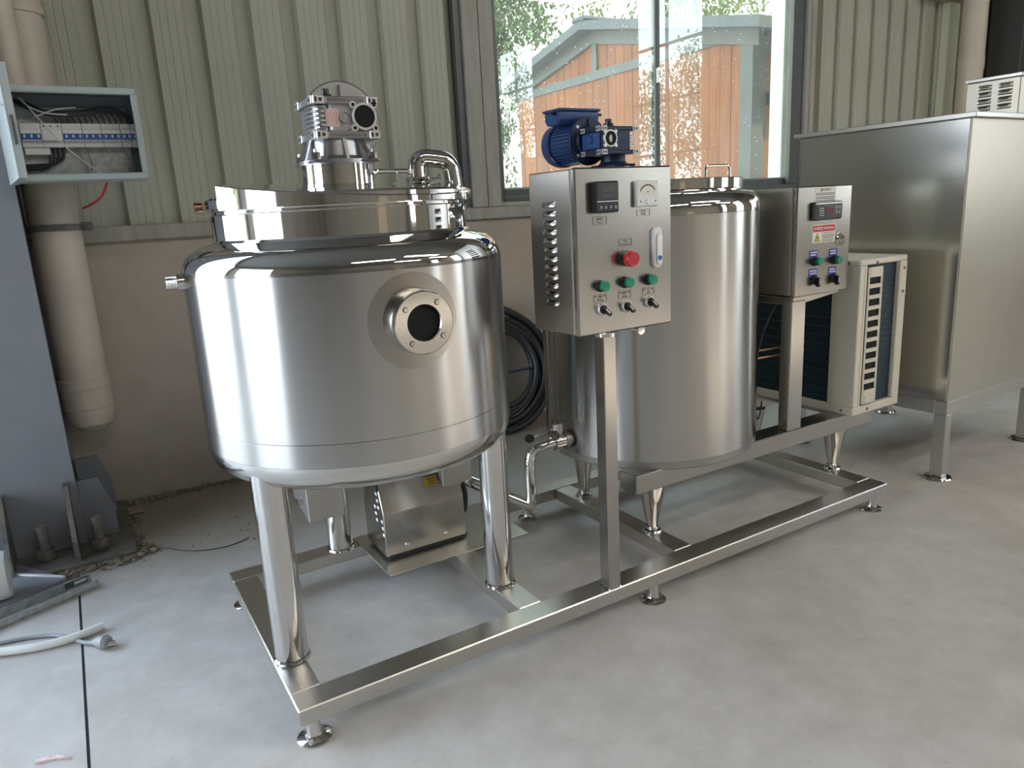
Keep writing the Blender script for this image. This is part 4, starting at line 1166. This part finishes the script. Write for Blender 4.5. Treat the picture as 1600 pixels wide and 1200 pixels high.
# lift handle lock
mb = MB()
poly = [(1.0085+x*.0145, 1.069+(.037 if z > 0 else -.037)+z*.0145) for x, z in [(math.cos(R(a_)), math.sin(R(a_))) for a_ in list(range(5, 180, 14))+list(range(185, 360, 14))]]
mb.prism(poly, 'Y', yd-.010, yd+.001, .002); hd = mb.build('door_handle', 'white_plastic', dr)
mb = MB()
poly = [(1.0105+x*.0095, 1.066+(.028 if z > 0 else -.03)+z*.0095) for x, z in [(math.cos(R(a_)), math.sin(R(a_))) for a_ in list(range(5, 180, 14))+list(range(185, 360, 14))]]
mb.prism(poly, 'Y', yd-.0145, yd-.0098, .002); mb.build('lever', 'cast_alu_bright', hd)
mb = MB(); mb.lathe([(0, -.0165), (.006, -.0165), (.0068, -.0145)], (1.0105, yd, 1.043), 'Y', n=20); mb.build('key_lock', 'lens_blue', hd)

# ================================================================== SMALL CONTROL CABINET (second tank)
cb2 = thing('control_cabinet', 'smaller steel cabinet with red display and warning sticker by the air unit', 'control panel', (2.03, .28, .338))
X0, X1, Y0, Y1, Z0, Z1 = 1.8785, 2.176, .18, .375, .828, 1.2045
mb = MB(); mb.box(X0+.001, X1-.001, Y0+.020, Y1, Z0+.002, Z1-.001, .003); mb.build('case', 'steel_case', cb2)
mb = MB(); mb.box(X0, X1, Y0, Y0+.0185, Z0, Z1, .004); d2 = mb.build('door', 'steel_satin', cb2)
mb = MB(); mb.box(1.8705, 1.9455, .1805, .2255, .338, .815, .003); mb.build('post', 'steel_satin', cb2)
mb = MB(); mb.prism([(1.8785, .8275), (2.13, .8275), (2.13, .823), (1.90, .800), (1.8785, .800)], 'Y', .183, .36, .001); mb.build('support_tray', 'steel_satin', cb2)
y2 = Y0
mb = MB(); mb.box(1.969, 2.082, y2-.0006, y2+.0005, 1.149, 1.2); pl2 = mb.build('info_label', 'label_paper', d2)
text('heading', '操作说明书', 'ink_dark', pl2, (2.0255, y2-.0009, 1.190), .0115)
mb = MB()
rr = random.Random(2)
for z in (1.1785, 1.1735, 1.166, 1.161, 1.154):
    x = 1.974
    while x < 2.072:
        wd = rr.uniform(.004, .013); mb.box(x, min(x+wd, 2.078), y2-.0010, y2-.0006, z-.0012, z+.0012); x += wd+rr.uniform(.0012, .003)
mb.build('print', 'ink_dark', pl2)['kind'] = 'stuff'
mb = MB(); mb.box(1.9515, 2.108, y2-.015, y2+.001, 1.087, 1.15, .006); dc = mb.build('digital_controller', 'wire_dark', d2)
mb = MB(); mb.box(1.965, 2.100, y2-.0165, y2-.0148, 1.096, 1.138, .001); mb.build('face_plate', 'screen_grey', dc)
mb = MB(); mb.box(1.955, 2.106, y2-.017, y2-.0145, 1.141, 1.1475, .001); mb.build('silver_edge', 'etched_silver', dc)
mb = MB(); mb.box(2.010, 2.052, y2-.0172, y2-.0164, 1.107, 1.132); mb.build('display', 'screen_red', dc)
for kx, kz in ((2.069, 1.128), (2.085, 1.128), (2.069, 1.112), (2.085, 1.112)):
    mb = MB(); mb.box(kx-.0045, kx+.0045, y2-.0174, y2-.0164, kz-.0045, kz+.0045, .001); mb.build('key', 'grey_cable', dc)
mb = MB()
for kz in (1.128, 1.120, 1.112, 1.104):
    mb.box(1.978, 1.985, y2-.0170, y2-.0164, kz-.0012, kz+.0012); mb.box(1.990, 1.999, y2-.0170, y2-.0164, kz-.0012, kz+.0012)
mb.build('print', 'etched_silver', dc)['kind'] = 'stuff'
mb = MB(); mb.box(1.9645, 2.0885, y2-.0006, y2+.0005, 1.0095, 1.072); ws = mb.build('warning_sticker', 'label_paper', d2)
mb = MB(); mb.box(1.967, 2.086, y2-.0010, y2-.0006, 1.0475, 1.0695); rb_ = mb.build('red_band', 'label_red', ws)
text('lettering', '有电危险 WARNING', 'ink_white', rb_, (2.0265, y2-.0013, 1.0585), .0125, sx=.95)
mb = MB(); mb.prism([(1.974, 1.014), (2.007, 1.014), (1.9905, 1.044)], 'Y', y2-.0010, y2-.0005); tr_ = mb.build('hazard_triangle', 'ink_dark', ws)
mb = MB(); mb.prism([(1.978, 1.0162), (2.003, 1.0162), (1.9905, 1.0395)], 'Y', y2-.0013, y2-.0009); mb.build('yellow_fill', 'label_yellow', ws)
mb = MB(); mb.prism([(1.992, 1.034), (1.986, 1.026), (1.990, 1.026), (1.988, 1.0185), (1.995, 1.0275), (1.991, 1.0275)], 'Y', y2-.0017, y2-.0012); mb.build('bolt_symbol', 'ink_dark', ws)
mb = MB()
for z in (1.042, 1.035, 1.030, 1.025, 1.019, 1.014):
    x = 2.016
    while x < 2.078:
        wd = rr.uniform(.004, .012); mb.box(x, min(x+wd, 2.083), y2-.0010, y2-.0006, z-.0013, z+.0013); x += wd+rr.uniform(.001, .003)
mb.build('print', 'ink_brown', ws)['kind'] = 'stuff'
mb = MB(); mb.lathe([(.023, 0), (.023, -.003), (.020, -.006), (.012, -.006), (.011, -.003), (.0, -.003)], (2.118, y2, 1.0145), 'Y', n=32)
mb.cone((2.106, y2-.006, 1.010), (2.130, y2-.006, 1.019), .004, n=8); mb.build('quarter_turn_lock', 'steel_mirror', d2)
for x0_, z0_, hh in ((1.953, .955, .031), (2.0617, .953, .031), (1.953, .892, .029), (2.0605, .890, .029)):
    mb = MB(); mb.box(x0_, x0_+.044, y2-.0012, y2+.0005, z0_, z0_+hh); q = mb.build('blue_plate', 'plate_blue', d2)
    mb = MB()
    for k in range(2):
        z = z0_+hh-.008-.009*k; x = x0_+.004
        while x < x0_+.036:
            wd = rr.uniform(.003, .008); mb.box(x, min(x+wd, x0_+.040), y2-.0017, y2-.0012, z-.0022, z+.0022); x += wd+.0015
    mb.build('print', 'ink_white', q)['kind'] = 'stuff'
lamp(1.981, .947, d2, y2, 1.15); lamp(2.0885, .944, d2, y2, 1.15)
switch(1.981, .881, d2, y2, 1.15, 'black_plastic', -90); switch(2.0885, .878, d2, y2, 1.15, 'black_plastic', -90)

# wiring and copper lines between second tank and air unit
mb = MB(); mb.path([(1.90, .26, .80), (1.885, .27, .785), (1.86, .30, .68), (1.845, .31, .58), (1.842, .31, .42), (1.845, .30, .36), (1.85, .29, .375), (1.846, .28, .44)], .003, 6, round_=.06)
tag(mb.build('wire', 'wire_dark'), 'thin dark wire hanging below the smaller steel cabinet', 'wire')
for k, (z, lb) in enumerate(((.592, 'upper copper line running from second tank to air unit'), (.562, 'lower copper line running from second tank to air unit'))):
    mb = MB(); mb.path([(1.85, .45, z-.03*k), (1.87, .44, z), (2.0, .40, z+.003), (2.21, .38, z+.005)], .0048, 8, round_=.02)
    tag(mb.build('copper_pipe', 'copper'), lb, 'pipe')

# ================================================================== CONDENSING UNIT
ac = thing('condensing_unit', 'cream outdoor air unit with dark coil grille at the skid end', 'air conditioner', (2.35, .5, .338))
AX0, AX1, AY0, AY1, AZ0, AZ1 = 2.207, 2.502, .15, .93, .336, .932
mb = MB(); mb.box(AX0+.018, AX1-.018, AY0+.018, AY1-.02, AZ0+.01, AZ1-.01); mb.build('coil', 'coil_blue', ac)
mb = MB()
mb.box(AX0, AX1, AY0, AY1, AZ1-.022, AZ1, .004)
mb.build('top_cover', 'ac_cream', ac)
mb = MB(); mb.box(AX0, AX1, AY0, AY1, AZ0, AZ0+.032, .003); mb.build('base_tray', 'ac_cream', ac)
mb = MB(); mb.box(AX0, AX0+.030, AY0+.0, AY0+.115, AZ0+.032, AZ1-.022, .003); mb.box(AX0+.03, AX0+.045, AY0, AY0+.03, AZ0+.032, AZ1-.022, .003); mb.build('corner_panel', 'ac_cream', ac)
mb = MB(); mb.box(AX0, AX0+.02, AY1-.05, AY1, AZ0+.032, AZ1-.022, .003); mb.box(AX1-.045, AX1, AY0, AY0+.03, AZ0+.032, AZ1-.022, .003); mb.box(AX1-.02, AX1, AY0+.03, AY1, AZ0+.032, AZ1-.022); mb.build('side_post', 'ac_cream', ac)
# vent column on the front face
gx0, gx1 = AX0+.046, AX0+.134
mb = MB(); mb.box(gx0, gx0+.009, AY0-.005, AY0+.001, AZ0+.04, AZ1-.03, .002); mb.box(gx1-.011, gx1, AY0-.005, AY0+.001, AZ0+.04, AZ1-.03, .002)
for k in range(12):
    z = .872-.0408*k
    mb.box(gx0+.009, gx1-.011, AY0-.005, AY0+.001, z-.0072, z+.0072)
mb.box(gx0+.009, gx1-.011, AY0-.005, AY0+.001, .879, AZ1-.03); mb.box(gx0+.009, gx1-.011, AY0-.005, AY0+.001, AZ0+.04, .416)
vc = mb.build('vent_column', 'ac_cream', ac)
mb = MB(); mb.box(gx0+.016, gx1-.018, AY0-.0075, AY0-.005, AZ0+.045, AZ0+.073, .001); mb.build('blank_plate', 'ac_cream', vc)
mb = MB(); mb.box(gx0+.003, gx1-.003, AY0+.0015, AY0+.006, AZ0+.06, AZ1-.05); mb.build('dark_backing', 'bore_dark', vc)
for k in range(36):
    pass
wm = None
for k in range(15):
    z = AZ0+.055+.035*k
    if wm is None:
        mb = MB(); mb.cone((AX0+.012, AY0+.10, z), (AX0+.012, AY1-.04, z), .0022, n=6); wm = mb.build('guard_wire', 'wire_black', ac); z00 = z
    else:
        shift_copy(wm, (0, 0, z-z00))
fm = None
for k in range(24):
    z = AZ0+.05+.0215*k
    if fm is None:
        mb = MB(); mb.box(gx1+.002, AX1-.046, AY0+.014, AY0+.0195, z-.0008, z+.0008); fm = mb.build('coil_line', 'wire_dark', ac); z00 = z
    else:
        shift_copy(fm, (0, 0, z-z00))
for sx, sy, sz in ((AX0, AY0+.05, AZ0+.016), (AX0, AY0+.05, AZ1-.012)):
    mb = MB(); mb.lathe([(0, -.003), (.005, -.003), (.006, 0)], (sx, sy, sz), 'X', n=12); mb.build('screw', 'dusty_steel', ac)
for sx, sz in ((AX0+.09, AZ0+.016), (AX1-.02, AZ1-.05), (AX1-.02, AZ1-.14), (AX0+.1, AZ1-.015)):
    mb = MB(); mb.lathe([(0, -.003), (.005, -.003), (.006, 0)], (sx, AY0, sz), 'Y', n=12); mb.build('screw', 'dusty_steel', ac)

# ================================================================== BIG STEEL BIN at right
bn = thing('steel_bin', 'large square stainless bin on legs at the right edge', 'bin', (2.652, .033, 0))
EX0, EX1, EY0, EY1, EZ0, EZ1 = 2.652, 3.46, .033, .755, .335, 1.420
bn.rotation_euler.z = R(1.9)
def sheet(name, *a):
    mb = MB(); mb.box(*a, .002); return mb.build(name, 'steel_dusty' if name == 'front_sheet' else 'steel_sheet', bn)
sheet('side_sheet', EX0, EX0+.006, EY0+.0062, EY1, EZ0, EZ1); sheet('front_sheet', EX0, EX1, EY0, EY0+.006, EZ0, EZ1)
sheet('side_sheet', EX1-.006, EX1, EY0+.006, EY1, EZ0, EZ1); sheet('rear_sheet', EX0, EX1, EY1, EY1+.006, EZ0, EZ1)
mb = MB(); mb.box(EX0-.022, EX1+.022, EY0-.022, EY1+.026, EZ1, EZ1+.019, .002); mb.build('rim', 'steel_rail', bn)
mb = MB(); mb.box(EX0+.0, EX1, EY0-.0, EY0+.05, .278, .3345, .002); mb.build('base_rail', 'steel_rail', bn)
mb = MB(); mb.box(EX0, EX0+.05, EY0+.05, EY1, .278, .3345, .002); mb.build('base_rail', 'steel_rail', bn)
mb = MB(); mb.box(EX0+.05, EX1, EY1-.05, EY1, .278, .3345, .002); mb.build('base_rail', 'steel_rail', bn)
for lx, ly in ((EX0, EY0), (EX1-.05, EY0), (EX0, EY1-.05), (EX1-.05, EY1-.05)):
    mb = MB(); mb.box(lx, lx+.045, ly, ly+.05, .012, .2778, .002); lg = mb.build('leg', 'steel_rail', bn)
    mb = MB(); mb.lathe([(0, 0), (.052, 0), (.054, .005), (.050, .010), (0, .012)], (lx+.022, ly+.025, 0), n=32); mb.build('foot_plate', 'steel_polish', lg)
hb = thing('louvred_hood', 'small louvred steel hood on top of the large bin', 'hood', (2.985, .04, EZ1+.019))
hb.rotation_euler.z = R(1.9)
mb = MB(); mb.box(2.985, 3.45, .040, .236, EZ1+.0195, 1.578, .003); mb.build('case', 'steel_dusty', hb)
mb = MB(); mb.box(2.978, 3.455, .034, .242, 1.5782, 1.592, .002); mb.build('top_edge', 'steel_rail', hb)
lv1 = None
for yc in (.168, .092):
    for k in range(4):
        z = 1.555-.0262*k
        if lv1 is None:
            mb = louvre_mesh(2.985, yc, z, .026, .0085, .014, '-X'); lv1 = mb.build('louvre', 'steel_dusty', hb, ang=80); lz = (yc, z)
        else:
            shift_copy(lv1, (0, yc-lz[0], z-lz[1]))
lv1 = None
for yc in (.168, .092):
    for k in range(4):
        z = 1.555-.0262*k
        if lv1 is None:
            mb = MB(); mb.box(2.9838, 2.9852, yc-.025, yc+.025, z-.0115, z-.0085); lv1 = mb.build('louvre_slot', 'ink_dark', hb); lz = (yc, z)
        else:
            shift_copy(lv1, (0, yc-lz[0], z-lz[1]))

# ================================================================== CABLE COIL against the wall
co = thing('cable_coil', 'coil of thick black cable leaning on the cement wall between tanks', 'cable', (1.62, 1.85, 0))
rr = random.Random(21)
for k in range(11):
    rad = .225+.0115*k+rr.uniform(-.006, .006)
    cx, cz = 1.60+rr.uniform(-.015, .015), .345+rr.uniform(-.012, .008)
    y0 = 1.80+rr.uniform(-.03, .04)
    pts = []
    ph = rr.uniform(0, 6.28)
    for i in range(48):
        t_ = 2*math.pi*i/48
        r_ = rad+.008*math.sin(2*t_+ph)
        z = cz+r_*math.sin(t_)*.98
        pts.append((cx+r_*math.cos(t_)*1.06, y0+.16*(z/.7)-.02+.01*math.sin(3*t_+ph), max(z, .016)))
    mb = MB(); mb.path(pts, .0155, 10, closed=True); mb.build('cable_loop', 'black_rubber', co)
mb = MB(); mb.path([(1.40, 1.80, .32), (1.55, 1.82, .325), (1.80, 1.82, .33), (1.86, 1.83, .31)], .007, 8, round_=.05); mb.build('tie_cord', 'blue_paint_dark', co)

# ================================================================== OUTSIDE
mb = MB(); mb.box(-60, 60, -60, 60, -.3, -.121)
struct(mb.build('ground', 'yard'), 'pale concrete yard outside')
sh = thing('wooden_shed', 'orange timber shed with dark roof outside the window', 'shed', (7.5, 5.6, -.12))
SX, SY0, SY1 = 5.5, 3.55, 7.7
APY, APZ = 5.93, 3.22
def rz(y):   # underside of gable
    return APZ-.07-(abs(y-APY)*(.205 if y < APY else .21))
pw = .145
yy = SY0+.12
zr0, zr1 = 2.63, 2.73
while yy < SY1-.1:
    y1 = min(yy+pw, SY1)
    mb = MB(); d_ = random.uniform(0, .006); mb.box(SX+.012-d_, SX+.035, yy+.003, y1-.003, -.1, zr0); mb.build('plank', 'shed_wood', sh)
    za, zb = rz(yy+.003)-.05, rz(y1-.003)-.05
    if min(za, zb) > zr1+.02:
        mb = MB(); mb.faces([(x, y_, z_) for x in (SX+.012-d_, SX+.035) for y_, z_ in ((yy+.003, zr1), (y1-.003, zr1), (y1-.003, zb), (yy+.003, za))],
                            [(0, 1, 2, 3), (7, 6, 5, 4), (0, 4, 5, 1), (1, 5, 6, 2), (2, 6, 7, 3), (3, 7, 4, 0)]); mb.build('plank', 'shed_wood', sh)
    yy = y1
xx = SX+.16
while xx < 8.4:
    mb = MB(); mb.box(xx+.003, xx+pw-.003, SY0+.01-random.uniform(0, .006), SY0+.035, -.1, 2.50); mb.build('plank', 'shed_wood', sh); xx += pw
mb = MB(); mb.box(SX-.01, SX+.03, SY0+.1, SY1, zr0, zr1); mb.build('belt_rail', 'shed_trim', sh)
mb = MB(); mb.box(SX-.015, SX+.03, APY-.05, APY+.05, zr1, APZ-.05); mb.build('king_post', 'shed_trim', sh)
mb = MB(); mb.box(SX-.03, SX+.16, SY0-.03, SY0+.13, -.12, 2.62, .005); mb.build('corner_post', 'shed_trim', sh)
mb = MB(); mb.box(SX+.16, 8.6, SY0-.02, SY0+.05, 2.48, 2.66); mb.build('eave_board', 'shed_trim', sh)
def slope(y0, y1, x0, x1, t0, t1, mat, name):
    z0, z1 = rz(y0), rz(y1)
    mb = MB(); mb.faces([(x, y_, z_) for x in (x0, x1) for y_, z_ in ((y0, z0+t0), (y1, z1+t0), (y1, z1+t1), (y0, z0+t1))],
                        [(0, 1, 2, 3), (7, 6, 5, 4), (0, 4, 5, 1), (1, 5, 6, 2), (2, 6, 7, 3), (3, 7, 4, 0)]); return mb.build(name, mat, sh)
slope(SY0-.1, APY, SX-.04, SX+.03, -.12, .02, 'shed_trim', 'barge_board'); slope(APY, SY1+.1, SX-.04, SX+.03, -.12, .02, 'shed_trim', 'barge_board')
slope(SY0-.25, APY, SX-.22, 9.5, .022, .12, 'shed_roof', 'roof_slope'); slope(APY, SY1+.2, SX-.22, 9.5, .022, .12, 'shed_roof', 'roof_slope')
mb = MB(); mb.box(SX-.24, 9.5, APY-.12, APY+.12, APZ+.04, APZ+.085, .01); mb.build('ridge_cap', 'shed_roof', sh)
mb = MB(); mb.box(SX+.035, 9.3, SY0+.036, SY1, -.12, 2.6); mb.build('inner_wall', 'shed_trim', sh)
mb = MB(); mb.box(5.70, 5.78, SY0-.09, SY0+.008, 2.02, 2.14, .01); jb = mb.build('junction_box', 'wire_dark', sh)
mb = MB(); mb.path([(5.75, SY0-.04, 2.03), (5.77, SY0-.05, 1.9), (5.78, SY0-.04, 1.72)], .012, 8, round_=.05); mb.build('white_cable', 'white_trim', jb)
mb = MB(); mb.path([(5.78, SY0-.04, 1.72), (5.80, SY0-.04, 1.35)], .008, 8); mb.build('red_cable', 'red_wire', jb)
mb = MB(); mb.path([(5.80, SY0-.04, 1.42), (5.83, SY0-.04, 1.1)], .012, 8); mb.build('white_cable', 'white_trim', jb)
mb = MB(); mb.box(4.272, 4.40, 2.20, 2.315, -.12, 3.4, .004)
struct(tag(mb.build('white_post', 'white_trim'), 'white square post just outside the right end of the window', 'post'))
# trees
def tree_mesh(n, rx, ry, rz_, leaf, seed):
    rr = random.Random(seed)
    mb = MB(); bm = mb.bm
    cl = [(rr.gauss(0, .45), rr.gauss(0, .45), rr.gauss(0, .5)) for _ in range(26)]
    for i in range(n):
        c = rr.choice(cl)
        p = Vector(((c[0]+rr.gauss(0, .16))*rx, (c[1]+rr.gauss(0, .16))*ry, (c[2]+rr.gauss(0, .16))*rz_))
        s = leaf*rr.uniform(.6, 1.3)
        m_ = Matrix.Translation(p) @ Matrix.Rotation(rr.uniform(0, 6.3), 4, 'Z') @ Matrix.Rotation(rr.uniform(-1.2, 1.2), 4, 'X')
        v = [bm.verts.new(m_ @ Vector(q)) for q in ((-s*.45, 0, 0), (0, -s, 0), (s*.45, 0, 0), (0, s, 0))]
        bm.faces.new(v)
    return mb
def tree(x, y, z, rx, ry, rz_, n, leaf, mat, label, seed, group=None):
    t = thing('tree', label, 'tree', (x, y, -.12), group)
    mb = tree_mesh(n, rx, ry, rz_, leaf, seed)
    for v in mb.bm.verts: v.co += Vector((x, y, z))
    o = mb.build('crown', mat, t); o['kind'] = 'stuff'
    mb = MB(); mb.cone((x, y, -.12), (x, y, z+rz_*.4), .09, .03, 10); mb.build('trunk', 'bark', t)
tree(7.0, 10.8, 4.6, 1.5, 1.3, 1.5, 8500, .062, 'leaf_green', 'dark green tree rising behind the left roof slope of the shed', 1)
tree(11.6, 10.4, 5.4, 1.6, 1.4, 1.7, 8500, .066, 'leaf_light', 'pale green tree rising behind the shed ridge', 2)
tree(15.5, 8.2, 5.8, 1.7, 1.4, 1.8, 7000, .07, 'leaf_green', 'green tree rising behind the right end of the shed roof', 3)
tree(6.25, 9.6, 2.6, .38, .38, 1.1, 2200, .05, 'leaf_green', 'slim young tree standing left of the shed', 4)
for i, (x, y, lb) in enumerate(((10.3, -11.0, 'bushy tree outside the right wall by the front corner'), (10.6, -5.9, 'bushy tree close outside the middle of the right wall'), (15.0, -9.2, 'bushy tree standing farther out from the right wall'))):
    tree(x, y, 2.7, 1.0, 1.0, 1.5, 4500, .06, 'leaf_light', lb, 10+i, 'trees outside the right wall')
for i, (x, y, lb) in enumerate(((-11, 4.0, 'bushy tree outside the left doorway toward the back'), (-11.5, -5.5, 'bushy tree outside the left doorway toward the front'), (-4.3, 9.0, 'bushy tree outside the back doorway'))):
    tree(x, y, 1.6, 1.3, 1.3, 1.0, 3000, .09, 'leaf_light', lb, 20+i, 'trees outside the left doorway')
